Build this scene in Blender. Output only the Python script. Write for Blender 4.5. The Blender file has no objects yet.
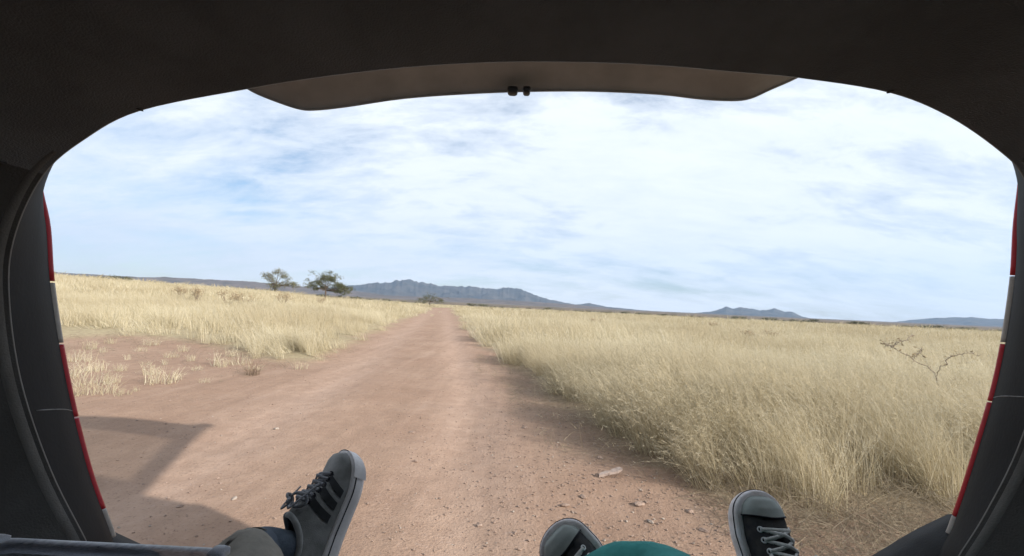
import bpy, bmesh, math, random
import numpy as np
from mathutils import Vector, Matrix
random.seed(7); rng = np.random.default_rng(7)
S = bpy.context.scene
COL = S.collection

# ------------------------------------------------------------------ camera
F_PX, EYE, CX, CY = 440.0, 1.0, 512.0, 278.0
up_c = np.array([.05, 1, -.0682]); up_c /= np.linalg.norm(up_c)
fw_c = np.array([0, 0, -1.]); fw_c = fw_c - up_c * fw_c.dot(up_c); fw_c /= np.linalg.norm(fw_c)
rt_c = np.cross(fw_c, up_c)
RM = np.array([rt_c, fw_c, up_c])            # world = RM @ camera
cam_d = bpy.data.cameras.new('camera'); cam = bpy.data.objects.new('camera', cam_d); COL.objects.link(cam)
cam_d.sensor_width = 36; cam_d.lens = 36 * F_PX / 1024; cam_d.clip_start = .01; cam_d.clip_end = 60000
cam.matrix_world = Matrix.Translation((0, 0, EYE)) @ Matrix(RM.tolist()).to_4x4()
S.camera = cam
S.render.resolution_x, S.render.resolution_y = 1024, 556

# ------------------------------------------------------------------ light
SUN_H = (-1.75, 1.1)                        # shadow displacement per metre of height
sun_el = math.atan(1 / math.hypot(*SUN_H))
to_sun = Vector((-SUN_H[0], -SUN_H[1], 1)).normalized()
sd = bpy.data.lights.new('sun', 'SUN'); sun = bpy.data.objects.new('sun', sd); COL.objects.link(sun)
sd.energy = 5.0; sd.angle = math.radians(.7); sd.color = (1, .94, .85)
sun.rotation_euler = to_sun.to_track_quat('Z', 'Y').to_euler()
W = bpy.data.worlds.new('World'); S.world = W; W.use_nodes = True
wt = W.node_tree; wt.nodes.clear()
def N(t, kind, **kw):
    n = t.nodes.new(kind)
    for k, v in kw.items():
        if k == 'ins':
            for kk, vv in v.items(): n.inputs[kk].default_value = vv
        else: setattr(n, k, v)
    return n
def math_n(t, op, a, b=None, clamp=False):
    n = N(t, 'ShaderNodeMath', operation=op, use_clamp=clamp)
    for i, v in enumerate((a, b)):
        if v is None: continue
        if isinstance(v, (int, float)): n.inputs[i].default_value = v
        else: t.links.new(v, n.inputs[i])
    return n.outputs[0]
def ramp(t, fac, pts):
    n = t.nodes.new('ShaderNodeValToRGB'); e = n.color_ramp.elements
    while len(e) < len(pts): e.new(.5)
    for q, (p, c) in zip(e, pts):
        q.position = p; q.color = (c, c, c, 1) if isinstance(c, (int, float)) else (*c, 1)
    t.links.new(fac, n.inputs[0]); return n.outputs[0]
def mixc(t, fac, a, b, mode='MIX'):
    n = N(t, 'ShaderNodeMix', data_type='RGBA', blend_type=mode)
    for i, v in ((0, fac), (6, a), (7, b)):
        if isinstance(v, (int, float)): n.inputs[i].default_value = v
        elif isinstance(v, tuple): n.inputs[i].default_value = (*v, 1)
        else: t.links.new(v, n.inputs[i])
    return n.outputs[2]
sky = N(wt, 'ShaderNodeTexSky', sky_type='NISHITA', sun_disc=False)
sky.sun_elevation = sun_el; sky.sun_rotation = math.atan2(to_sun.x, to_sun.y)
sky.air_density = 1.0; sky.dust_density = .5; sky.ozone_density = 2.5
tc = N(wt, 'ShaderNodeTexCoord'); sp = N(wt, 'ShaderNodeSeparateXYZ'); wt.links.new(tc.outputs['Generated'], sp.inputs[0])
zz = math_n(wt, 'ADD', math_n(wt, 'MAXIMUM', sp.outputs[2], 0.0), .26)
cmb = N(wt, 'ShaderNodeCombineXYZ')
wt.links.new(math_n(wt, 'DIVIDE', sp.outputs[0], zz), cmb.inputs[0]); wt.links.new(math_n(wt, 'DIVIDE', sp.outputs[1], zz), cmb.inputs[1])
mp = N(wt, 'ShaderNodeMapping'); mp.inputs['Rotation'].default_value = (0, 0, .85); mp.inputs['Scale'].default_value = (.8, 1.7, 1); mp.inputs['Location'].default_value = (.3, 10.568, .298)
wt.links.new(cmb.outputs[0], mp.inputs[0])
nz1 = N(wt, 'ShaderNodeTexNoise', ins={'Scale': .75, 'Detail': 10, 'Roughness': .60, 'Distortion': .5}); wt.links.new(mp.outputs[0], nz1.inputs['Vector'])
nz2 = N(wt, 'ShaderNodeTexNoise', ins={'Scale': 3.2, 'Detail': 11, 'Roughness': .70, 'Distortion': .3}); wt.links.new(mp.outputs[0], nz2.inputs['Vector'])
cl = math_n(wt, 'ADD', math_n(wt, 'MULTIPLY', nz1.outputs[0], .62), math_n(wt, 'MULTIPLY', nz2.outputs[0], .38))
cover = ramp(wt, cl, [(.36, .05), (.45, .66), (.53, 1.0)])
shade = ramp(wt, nz2.outputs[0], [(.32, (6.4, 6.95, 7.65)), (.6, (7.4, 7.8, 8.25))])
skyc = mixc(wt, cover, sky.outputs[0], shade)
bg = N(wt, 'ShaderNodeBackground', ins={'Strength': .085}); wt.links.new(skyc, bg.inputs[0])
wo = N(wt, 'ShaderNodeOutputWorld'); wt.links.new(bg.outputs[0], wo.inputs[0])
S.view_settings.view_transform = 'Standard'; S.view_settings.look = 'None'; S.view_settings.gamma = 1
S.view_settings.use_curve_mapping = False; S.view_settings.exposure = 0.75
S.cycles.transparent_max_bounces = 16; S.cycles.max_bounces = 6; S.cycles.volume_bounces = 0

# ------------------------------------------------------------------ helpers
def ray(px, py): return RM @ np.array([(px - CX) / F_PX, -(py - CY) / F_PX, -1.])
def pt(px, py, dep): return Vector((np.array([0, 0, EYE]) + ray(px, py) * dep).tolist())
def gnd(px, py):
    d = ray(px, py); t = -EYE / d[2]; return d[0] * t, d[1] * t
def cdir(x, y, z): return Vector((RM @ np.array([x, y, z])).tolist()).normalized()
def link(name, me, mat, parent=None):
    if isinstance(me, bmesh.types.BMesh):
        b = me; me = bpy.data.meshes.new(name); b.to_mesh(me); b.free()
    o = bpy.data.objects.new(name, me); COL.objects.link(o)
    if mat is not None and not me.materials: me.materials.append(mat)
    if parent is not None: o.parent = parent
    return o
def pydata(name, v, f, mat, parent=None, smooth=True):
    me = bpy.data.meshes.new(name); me.from_pydata([tuple(p) for p in v], [], f)
    if smooth:
        me.polygons.foreach_set('use_smooth', [True] * len(me.polygons))
    return link(name, me, mat, parent)
def empty(name, loc=(0, 0, 0)):
    o = bpy.data.objects.new(name, None); COL.objects.link(o); o.location = loc; o.empty_display_size = .1; return o
def tag(o, label, cat, group=None):
    o['label'] = label; o['category'] = cat
    if group: o['group'] = group
    return o
def struct(o, kind='structure', label=None):
    o['kind'] = kind
    if label: o['label'] = label
    return o
def loft(rows, closed=True, cap0=False, cap1=False):
    v = []; f = []; n = len(rows[0])
    for r in rows: v += [tuple(p) for p in r]
    for i in range(len(rows) - 1):
        for j in range(n if closed else n - 1):
            k = (j + 1) % n
            f.append((i * n + j, i * n + k, (i + 1) * n + k, (i + 1) * n + j))
    if cap0: f.append(tuple(range(n - 1, -1, -1)))
    if cap1: f.append(tuple((len(rows) - 1) * n + j for j in range(n)))
    return v, f
def tube(pts, rads, seg=8, flat=1.0, upv=None):
    """swept tube through pts, returns v,f; flat<1 squashes along the frame's second axis"""
    pts = [Vector(p) for p in pts]; n = len(pts)
    if isinstance(rads, (int, float)): rads = [rads] * n
    rows = []; prev = None
    for i, p in enumerate(pts):
        t = (pts[min(i + 1, n - 1)] - pts[max(i - 1, 0)]).normalized()
        if prev is None:
            a = Vector(upv) if upv else (Vector((0, 0, 1)) if abs(t.z) < .9 else Vector((1, 0, 0)))
        else: a = prev
        a = (a - t * a.dot(t)).normalized(); prev = a; b = t.cross(a)
        rows.append([p + a * (rads[i] * flat * math.cos(q)) + b * (rads[i] * math.sin(q)) for q in [2 * math.pi * k / seg for k in range(seg)]])
    return loft(rows, True, True, True)
def join(parts):
    V = []; Fc = []
    for v, f in parts:
        o = len(V); V += list(v); Fc += [tuple(i + o for i in q) for q in f]
    return V, Fc
def spline(P, n, closed=False):
    P = [np.array(p, float) for p in P]; m = len(P); out = []
    segs = m if closed else m - 1
    for k in range(n):
        t = k / (n if closed else n - 1) * segs; i = min(int(t), segs - 1); u = t - i
        g = (lambda j: P[j % m]) if closed else (lambda j: P[min(max(j, 0), m - 1)])
        a, b, c, d = g(i - 1), g(i), g(i + 1), g(i + 2)
        out.append(.5 * ((2 * b) + (c - a) * u + (2 * a - 5 * b + 4 * c - d) * u * u + (-a + 3 * b - 3 * c + d) * u ** 3))
    return out
def _hash(i, j):
    n = (i * 374761393 + j * 668265263) & 0xffffffff
    n = ((n ^ (n >> 13)) * 1274126177) & 0xffffffff
    return ((n ^ (n >> 16)) & 0xffff) / 65535.
def vnoise(x, y):
    x = np.asarray(x, float); y = np.asarray(y, float)
    xi = np.floor(x).astype(np.int64); yi = np.floor(y).astype(np.int64); u = x - xi; v = y - yi
    u = u * u * (3 - 2 * u); v = v * v * (3 - 2 * v)
    return (_hash(xi, yi) * (1 - u) + _hash(xi + 1, yi) * u) * (1 - v) + (_hash(xi, yi + 1) * (1 - u) + _hash(xi + 1, yi + 1) * u) * v
def fbm(x, y, o=4, g=.5):
    s = 0; a = 1; t = 0
    for k in range(o):
        s = s + a * vnoise(x * 2 ** k + 17.3 * k, y * 2 ** k - 9.1 * k); t += a; a *= g
    return s / t
def sst(a, b, x):
    t = np.clip((x - a) / (b - a), 0, 1); return t * t * (3 - 2 * t)

# ------------------------------------------------------------------ materials
def mat(name, col, rough=.8, var=.0, scale=20, bump=0., bscale=60, spec=.3, metal=0., detail=4, col2=None, sheen=0.):
    m = bpy.data.materials.new(name); m.use_nodes = True; t = m.node_tree; b = t.nodes['Principled BSDF']
    b.inputs['Roughness'].default_value = rough; b.inputs['Metallic'].default_value = metal; b.inputs['Specular IOR Level'].default_value = spec
    b.inputs['Base Color'].default_value = (*col, 1); b.inputs['Sheen Weight'].default_value = sheen
    tc = N(t, 'ShaderNodeTexCoord')
    if var or col2:
        nz = N(t, 'ShaderNodeTexNoise', ins={'Scale': scale, 'Detail': detail, 'Roughness': .6}); t.links.new(tc.outputs['Object'], nz.inputs['Vector'])
        c2 = col2 if col2 else tuple(c * (1 + var) for c in col); c1 = col if col2 else tuple(c * (1 - var) for c in col)
        t.links.new(mixc(t, ramp(t, nz.outputs[0], [(.35, 0.), (.65, 1.)]), c1, c2), b.inputs['Base Color'])
    if bump:
        n2 = N(t, 'ShaderNodeTexNoise', ins={'Scale': bscale, 'Detail': 5}); t.links.new(tc.outputs['Object'], n2.inputs['Vector'])
        bp = N(t, 'ShaderNodeBump', ins={'Strength': 1.0, 'Distance': bump}); t.links.new(n2.outputs[0], bp.inputs['Height']); t.links.new(bp.outputs[0], b.inputs['Normal'])
    return m
M = {}
M['trim'] = mat('dark_trim', (.062, .060, .057), .8, .18, 6, .0008, 350, spec=.2)
M['liner'] = mat('headliner', (.155, .158, .165), .95, .15, 8, .001, 500)
M['strip'] = mat('weatherstrip', (.12, .117, .11), .6, .1, 30, .0004, 200)
M['jamb'] = mat('jamb_paint', (.010, .011, .0125), .7, .15, 9, .0003, 150, spec=.12)
M['seam'] = mat('seam', (.16, .16, .16), .6, .2)
M['gate'] = mat('tailgate_trim', (.215, .212, .21), .8, .12, 5, .0008, 300)
M['body'] = mat('car_paint', (.05, .055, .06), .3, .05, 3, spec=.5)
M['rubber'] = mat('tyre', (.02, .02, .02), .9, .2, 40, .002, 80)
M['metal'] = mat('rim_metal', (.5, .5, .5), .35, .1, 10, metal=1)
M['black'] = mat('black_plastic', (.012, .013, .016), .5, .2, 30)
M['bumper'] = mat('bumper_plastic', (.013, .013, .014), .7, .2, 20, .0006, 300)
def lens(name, col, rough=.4):
    m = mat(name, col, rough, .08, 60); b = m.node_tree.nodes['Principled BSDF']
    b.inputs['Specular IOR Level'].default_value = .22; return m
M['red'] = lens('red_lens', (.42, .014, .026)); M['clear'] = lens('clear_lens', (.36, .335, .31))
def clear_mat(name, tint, gloss=.1, rough=.15):
    m = bpy.data.materials.new(name); m.use_nodes = True; t = m.node_tree; t.nodes.clear()
    tr = N(t, 'ShaderNodeBsdfTransparent'); tr.inputs[0].default_value = (*tint, 1)
    pb = N(t, 'ShaderNodeBsdfPrincipled', ins={'Roughness': rough, 'Base Color': (.88, .9, .95, 1)})
    fr = N(t, 'ShaderNodeFresnel', ins={'IOR': 1.45}); nz = N(t, 'ShaderNodeTexNoise', ins={'Scale': 40.0, 'Detail': 3})
    mx = N(t, 'ShaderNodeMixShader'); fc = math_n(t, 'ADD', math_n(t, 'MULTIPLY', fr.outputs[0], .6), math_n(t, 'MULTIPLY', nz.outputs[0], gloss), True)
    t.links.new(fc, mx.inputs[0]); t.links.new(tr.outputs[0], mx.inputs[1]); t.links.new(pb.outputs[0], mx.inputs[2])
    o = N(t, 'ShaderNodeOutputMaterial'); t.links.new(mx.outputs[0], o.inputs[0]); return m
M['glass'] = clear_mat('tinted_glass', (.93, .95, .95), .02, .03)
M['tub'] = clear_mat('clear_plastic', (.80, .83, .88), .30, .25)
M['rim_tub'] = clear_mat('clear_plastic_rim', (.7, .73, .78), .5, .3)

# ------------------------------------------------------------------ ground shape
_az = [-180, -60, -46, -28, -23, -10, 0, 20, 46, 60, 180]
_gz = [1.2, 2.6, 2.5, 1.75, .95, .25, .05, .12, .5, .6, 1.2]
def grow(px):
    x, y = gnd(*px); return math.degrees(math.atan2(x, y)), math.hypot(x, y)
LE = sorted([grow(p) for p in [(425, 309), (400, 322), (350, 345), (312, 366), (262, 362), (215, 347), (130, 338), (55, 341)]])
RE = sorted([grow(p) for p in [(457, 314), (480, 330), (510, 352), (540, 375), (580, 404), (620, 430), (660, 457), (700, 484), (740, 499), (820, 502), (940, 506), (1010, 500)]])
def polar(x, y): return np.degrees(np.arctan2(x, y)), np.hypot(x, y)
def edge_dist(x, y):
    """metres inside the dense grass (positive) or on bare dirt (negative), measured radially/laterally"""
    az, r = polar(x, y); az = np.asarray(az); r = np.asarray(r)
    wob = (fbm(x * 1.1 + 5, y * 1.1, 3) - .5)
    la = np.array([a for a, _ in LE]); lr = np.array([q for _, q in LE]); ra = np.array([a for a, _ in RE]); rr = np.array([q for _, q in RE])
    left = np.where(az <= la[-1], r - np.interp(az, la, lr), -5.)
    right = np.where(az >= ra[0], r - np.interp(az, ra, rr), -5.)
    # behind the car the track simply runs on
    left = np.where(az < -75, -x - 3.6, left); right = np.where(az > 75, x - 1.9, right)
    # lateral measure for the long straight verge
    lat_l = (np.interp(y, [5.5, 8, 18, 58, 90], [-2.9, -3.25, -4.8, -10.6, -16.5]) - x) ; lat_r = x - np.interp(y, [2, 2.6, 5.5, 15, 50, 90], [1.15, 1.1, .52, -1.2, -6.3, -12.2])
    left = np.where((y > 9) & (az > -30), lat_l, left); right = np.where((y > 3) & (az < 24), lat_r, right)
    return np.maximum(left, right) + wob * np.clip(.5 + r * .02, .3, 1.2)
def height(x, y):
    az, r = polar(x, y)
    g = np.interp(az, _az, _gz) * (np.clip((r - 9) / 95, 0, 1)) ** 1.15
    e = edge_dist(x, y)
    near = np.exp(-r / 60.)
    z = g + sst(-.15, .5, e) * .07 * near + (fbm(x * .35, y * .35, 3) - .5) * .10 * near + (fbm(x * 2.2, y * 2.2, 3) - .5) * .035 * np.exp(-r / 14.)
    # two shallow wheel tracks in the dirt
    c = np.interp(y, [-30, 2, 5.5, 15, 50, 90], [-.9, -.95, -1.25, -2.75, -8.2, -14.]); d = x - c
    z = z - .03 * (np.exp(-((d - .8) / .22) ** 2) + np.exp(-((d + .8) / .22) ** 2)) * near * (e < 0)
    z = z + np.clip(r - 420, 0, 5200) * .009
    return z
def H(x, y): return float(height(np.array([x]), np.array([y]))[0])

def make_ground():
    n = 330; s = np.linspace(-1, 1, n)
    bx = 9.4; ax = 9200 / math.sinh(bx); xs = ax * np.sinh(bx * s); xs = xs + 0
    ys = ax * np.sinh(bx * s) + 4.0
    X, Y = np.meshgrid(xs, ys); Z = height(X.ravel(), Y.ravel())
    v = np.stack([X.ravel(), Y.ravel(), Z], 1)
    i = np.arange(n - 1); I, J = np.meshgrid(i, i); a = (J * n + I).ravel()
    f = np.stack([a, a + 1, a + n + 1, a + n], 1)
    me = bpy.data.meshes.new('ground'); me.vertices.add(len(v)); me.vertices.foreach_set('co', v.ravel())
    me.loops.add(f.size); me.loops.foreach_set('vertex_index', f.ravel()); me.polygons.add(len(f))
    me.polygons.foreach_set('loop_start', np.arange(0, f.size, 4)); me.polygons.foreach_set('use_smooth', np.ones(len(f), bool))
    me.update(calc_edges=True)
    az, r = polar(X.ravel(), Y.ravel()); e = edge_dist(X.ravel(), Y.ravel())
    c = np.interp(Y.ravel(), [-30, 2, 5.5, 15, 50, 90], [-.9, -.95, -1.25, -2.75, -8.2, -14.]); d = X.ravel() - c
    track = np.exp(-((d - .8) / .35) ** 2) + np.exp(-((d + .8) / .35) ** 2)
    litter = sst(-.9, .2, e) * (X.ravel() > 0) * (r < 30)
    cols = np.stack([sst(-.25, .4, e), sst(350, 520, r), np.clip(track, 0, 1), np.clip(litter, 0, 1)], 1).astype(np.float32)
    at = me.color_attributes.new('mask', 'FLOAT_COLOR', 'POINT'); at.data.foreach_set('color', cols.ravel())
    m = bpy.data.materials.new('earth'); m.use_nodes = True; t = m.node_tree; b = t.nodes['Principled BSDF']
    b.inputs['Roughness'].default_value = .95; b.inputs['Specular IOR Level'].default_value = .1
    A = N(t, 'ShaderNodeAttribute', attribute_name='mask'); sx = N(t, 'ShaderNodeSeparateColor'); t.links.new(A.outputs['Color'], sx.inputs[0])
    tc = N(t, 'ShaderNodeTexCoord')
    def nz(sc, det=6, ro=.6):
        q = N(t, 'ShaderNodeTexNoise', ins={'Scale': sc, 'Detail': det, 'Roughness': ro}); t.links.new(tc.outputs['Object'], q.inputs['Vector']); return q.outputs[0]
    big, mid, fine = nz(.9), nz(7), nz(70, 4, .7)
    dirt = mixc(t, ramp(t, big, [(.35, 0.), (.65, 1.)]), (0.290, 0.190, 0.136), (0.370, 0.257, 0.189))
    dirt = mixc(t, math_n(t, 'MULTIPLY', sx.outputs[2], .75), dirt, (0.420, 0.298, 0.229))
    dirt = mixc(t, ramp(t, mid, [(.42, .32), (.62, 0.)]), dirt, (0.239, 0.156, 0.113))
    dirt = mixc(t, ramp(t, fine, [(.56, 0.), (.70, .75)]), dirt, (0.143, 0.090, 0.065))
    dirt = mixc(t, ramp(t, nz(38, 3, .5), [(.62, 0.), (.72, .6)]), dirt, (0.378, 0.278, 0.229))
    mpd = N(t, 'ShaderNodeMapping'); mpd.inputs['Rotation'].default_value = (0, 0, -.155); mpd.inputs['Scale'].default_value = (5.5, .35, 1); t.links.new(tc.outputs['Object'], mpd.inputs[0])
    stz = N(t, 'ShaderNodeTexNoise', ins={'Scale': 1.0, 'Detail': 5, 'Roughness': .65}); t.links.new(mpd.outputs[0], stz.inputs['Vector'])
    dirt = mixc(t, ramp(t, stz.outputs[0], [(.36, .30), (.52, 0.)]), dirt, (0.227, 0.157, 0.115))
    dirt = mixc(t, ramp(t, stz.outputs[0], [(.54, 0.), (.70, .3)]), dirt, (0.422, 0.310, 0.244))
    lit = mixc(t, ramp(t, nz(26, 6, .75), [(.4, 0.), (.6, 1.)]), (0.108, 0.076, 0.054), (0.245, 0.191, 0.137))
    dirt = mixc(t, math_n(t, 'MULTIPLY', A.outputs['Alpha'], ramp(t, nz(3.5, 5), [(.35, .45), (.6, 1.0)])), dirt, lit)
    straw = mixc(t, ramp(t, nz(.05, 6, .65), [(.38, 0.), (.62, 1.)]), (0.331, 0.274, 0.169), (0.432, 0.371, 0.245))
    straw = mixc(t, ramp(t, nz(11, 5), [(.4, .7), (.6, 0.)]), straw, (0.238, 0.187, 0.119))
    col = mixc(t, sx.outputs[0], dirt, straw)
    scrub = mixc(t, ramp(t, nz(.012, 8, .7), [(.40, 0.), (.60, 1.)]), (.075, .072, .048), (.21, .155, .115))
    col = mixc(t, sx.outputs[1], col, scrub)
    t.links.new(col, b.inputs['Base Color'])
    hh = math_n(t, 'ADD', math_n(t, 'MULTIPLY', mid, .6), math_n(t, 'MULTIPLY', fine, .4))
    bp = N(t, 'ShaderNodeBump', ins={'Strength': 1.0, 'Distance': .022}); t.links.new(hh, bp.inputs['Height']); t.links.new(bp.outputs[0], b.inputs['Normal'])
    me.materials.append(m)
    return struct(link('ground', me, None), label='pinkish tan dirt track and dry grassland plain')
make_ground()

# ------------------------------------------------------------------ mountains
def azel(px, py):
    d = ray(px, py); return math.degrees(math.atan2(d[0], d[1])), d[2] / math.hypot(d[0], d[1])
def range_mesh(name, prof, R0, depth, seed, mt, label, nj=47, rough=1., lift=0.):
    A = [azel(p[0], p[1] - lift) for p in prof]; az = np.array([a for a, _ in A]); el = np.array([e for _, e in A])
    n = int((az[-1] - az[0]) * 9); aa = np.linspace(az[0], az[-1], n)
    top = np.interp(aa, az, el) * R0 + EYE
    base = float(height(np.array([0.]), np.array([R0 * .99]))[0])
    v = []; ts = np.linspace(-1, 1, nj)
    hgt = np.maximum(top - base, 4)
    jag = (fbm(aa * 1.7 + seed, aa * 0 + seed, 5, .62) - .5) * .25 * rough
    for q, tt in enumerate(ts):
        r = R0 + tt * depth
        x = r * np.sin(np.radians(aa)); y = r * np.cos(np.radians(aa))
        rid = 1 - np.abs(fbm(x / (depth * .28) + seed, y / (depth * .28), 5, .55) * 2 - 1) * 1.0
        sh = np.clip(1 - abs(tt), 0, 1) ** 1.5
        k = sh * (1 + jag) + (rid - .72) * 1.15 * (1 - abs(tt)) * min(1, abs(tt) * 2.2) * rough
        z = base - 12 + (hgt + 12) * np.maximum(k, 0)
        v.append(np.stack([x, y, z], 1))
    return struct(pydata(name, *loft(v, False), mt), label=label)
def rock_mat(name, c1, c2, sc):
    m = mat(name, c1, .95, 0, sc, 0, spec=.05, detail=8, col2=c2); return m
MR = rock_mat('mountain_rock', (.030, .034, .034), (.085, .075, .066), .006)
MB = rock_mat('foothill_brush', (.070, .060, .046), (.16, .12, .10), .01)
range_mesh('mountains', [(290, 291), (320, 290), (345, 287), (352, 286), (375, 285), (395, 283), (402, 281), (412, 281.5), (428, 285), (445, 288), (460, 288.5), (470, 287.5), (488, 290.5), (505, 289.5), (513, 289), (525, 292), (540, 299), (555, 302), (575, 306), (590, 304.5), (605, 308), (640, 311.5), (680, 315), (720, 319)], 6500, 1500, 3.1, MR, 'blue hazy mountain range behind the end of the dirt track', lift=1.5)
range_mesh('mountains', [(670, 318), (695, 314.5), (715, 312.5), (722, 310), (727, 308.2), (733, 310), (740, 309), (752, 310), (760, 312), (775, 310), (785, 313), (792, 313), (802, 318), (815, 321), (840, 325)], 7000, 1000, 8.7, MR, 'small jagged blue peak on the right half of the horizon', lift=1.5)
range_mesh('mountains', [(850, 325.5), (880, 324.5), (910, 321), (940, 319), (960, 318), (985, 319.5), (1024, 320), (1080, 322), (1150, 330)], 7900, 1000, 5.2, MR, 'low pale blue range at far right of the horizon', lift=1.0)
range_mesh('hills', [(-60, 266), (20, 269), (60, 272.5), (110, 275.5), (150, 277.5), (165, 277), (200, 279), (250, 281.5), (300, 286), (350, 290.5), (400, 297)], 4300, 900, 2.2, MB, 'long low brown hills along the left horizon', rough=.5)
range_mesh('hills', [(330, 297), (380, 295), (430, 297), (470, 298), (520, 301), (560, 303.5), (600, 307), (650, 312.5), (700, 316.5), (760, 319.5), (820, 323), (900, 327), (1000, 331), (1080, 335)], 3800, 800, 6.6, MB, 'dull brown brushy foothills below the mountains', rough=.4)

# ------------------------------------------------------------------ instancing helper (uncountable cover only)
def tuft_mesh(name, nb, hmin, hmax, w, segs, spread, lean, mt, droop=.35, seed=0, head=.0, fuzz=0):
    r = random.Random(seed); V = []; Fc = []; T = []
    for b in range(nb):
        a = r.uniform(0, 2 * math.pi); rr = spread * math.sqrt(r.random()); bx, by = rr * math.cos(a), rr * math.sin(a)
        h = r.uniform(hmin, hmax); out = r.gauss(0, .24); a2 = r.uniform(0, 2 * math.pi)
        dx = math.cos(a2) * abs(out) + lean * r.uniform(.4, 1.5) + bx * .8; dy = math.sin(a2) * abs(out) + by * .8
        ww = w * r.uniform(.6, 1.3); wa = r.uniform(0, math.pi); wx, wy = math.cos(wa) * ww, math.sin(wa) * ww
        dr = droop * r.uniform(.2, 1.5); tint = r.random(); base = len(V)
        for k in range(segs + 1):
            t = k / segs; e = t + dr * t * t
            x = bx + dx * h * e; y = by + dy * h * e; z = h * (t - dr * .45 * t ** 3 * (.4 + math.hypot(dx, dy)))
            fw = 1 - .75 * t if not head else (1 - .6 * t if t < .7 else head * (1.05 - t) * 3)
            if k < segs: V += [(x - wx * fw, y - wy * fw, z), (x + wx * fw, y + wy * fw, z)]; T += [tint, tint]
            else: V.append((x, y, z)); T.append(tint)
            if k:
                o = base + 2 * (k - 1)
                Fc.append((o, o + 1, o + 3, o + 2) if k < segs else (o, o + 1, o + 2))
        if fuzz and r.random() < .55:
            for q in range(fuzz):
                t = r.uniform(.62, 1.0); e = t + dr * t * t; c = Vector((bx + dx * h * e, by + dy * h * e, h * (t - dr * .45 * t ** 3 * (.4 + math.hypot(dx, dy)))))
                d_ = Vector((r.gauss(0, 1), r.gauss(0, 1), r.gauss(.5, .8))).normalized() * r.uniform(.02, .055); sd_ = d_.orthogonal().normalized() * w * .55; b0 = len(V)
                V += [tuple(c - sd_), tuple(c + sd_), tuple(c + d_)]; T += [min(1, tint * .5 + .5)] * 3; Fc.append((b0, b0 + 1, b0 + 2))
    me = bpy.data.meshes.new(name); me.from_pydata(V, [], Fc)
    at = me.attributes.new('tint', 'FLOAT', 'POINT'); at.data.foreach_set('value', T)
    me.materials.append(mt); return me
def straw_mat(name, c1, c2, c3):
    m = bpy.data.materials.new(name); m.use_nodes = True; t = m.node_tree; t.nodes.clear()
    A = N(t, 'ShaderNodeAttribute', attribute_name='tint'); oi = N(t, 'ShaderNodeObjectInfo'); geo = N(t, 'ShaderNodeNewGeometry')
    c = ramp(t, A.outputs['Fac'], [(0., c1), (.55, c2), (1., c3)])
    nz = N(t, 'ShaderNodeTexNoise', ins={'Scale': .22, 'Detail': 4}); t.links.new(geo.outputs['Position'], nz.inputs['Vector'])
    c = mixc(t, ramp(t, nz.outputs[0], [(.4, 0.), (.62, .55)]), c, (0.380, 0.304, 0.190))
    c = mixc(t, math_n(t, 'MULTIPLY', oi.outputs['Random'], .25), c, (0.319, 0.274, 0.167))
    d = N(t, 'ShaderNodeBsdfDiffuse'); tr = N(t, 'ShaderNodeBsdfTranslucent'); mx = N(t, 'ShaderNodeMixShader', ins={0: .35})
    t.links.new(c, d.inputs[0]); t.links.new(c, tr.inputs[0]); t.links.new(d.outputs[0], mx.inputs[1]); t.links.new(tr.outputs[0], mx.inputs[2])
    o = N(t, 'ShaderNodeOutputMaterial'); t.links.new(mx.outputs[0], o.inputs[0]); return m
M['straw'] = straw_mat('dry_grass', (0.44, 0.37, 0.235), (0.63, 0.555, 0.395), (0.74, 0.685, 0.54))
M['litter'] = straw_mat('dead_stems', (.15, .125, .10), (.25, .21, .165), (.36, .31, .25))
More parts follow.
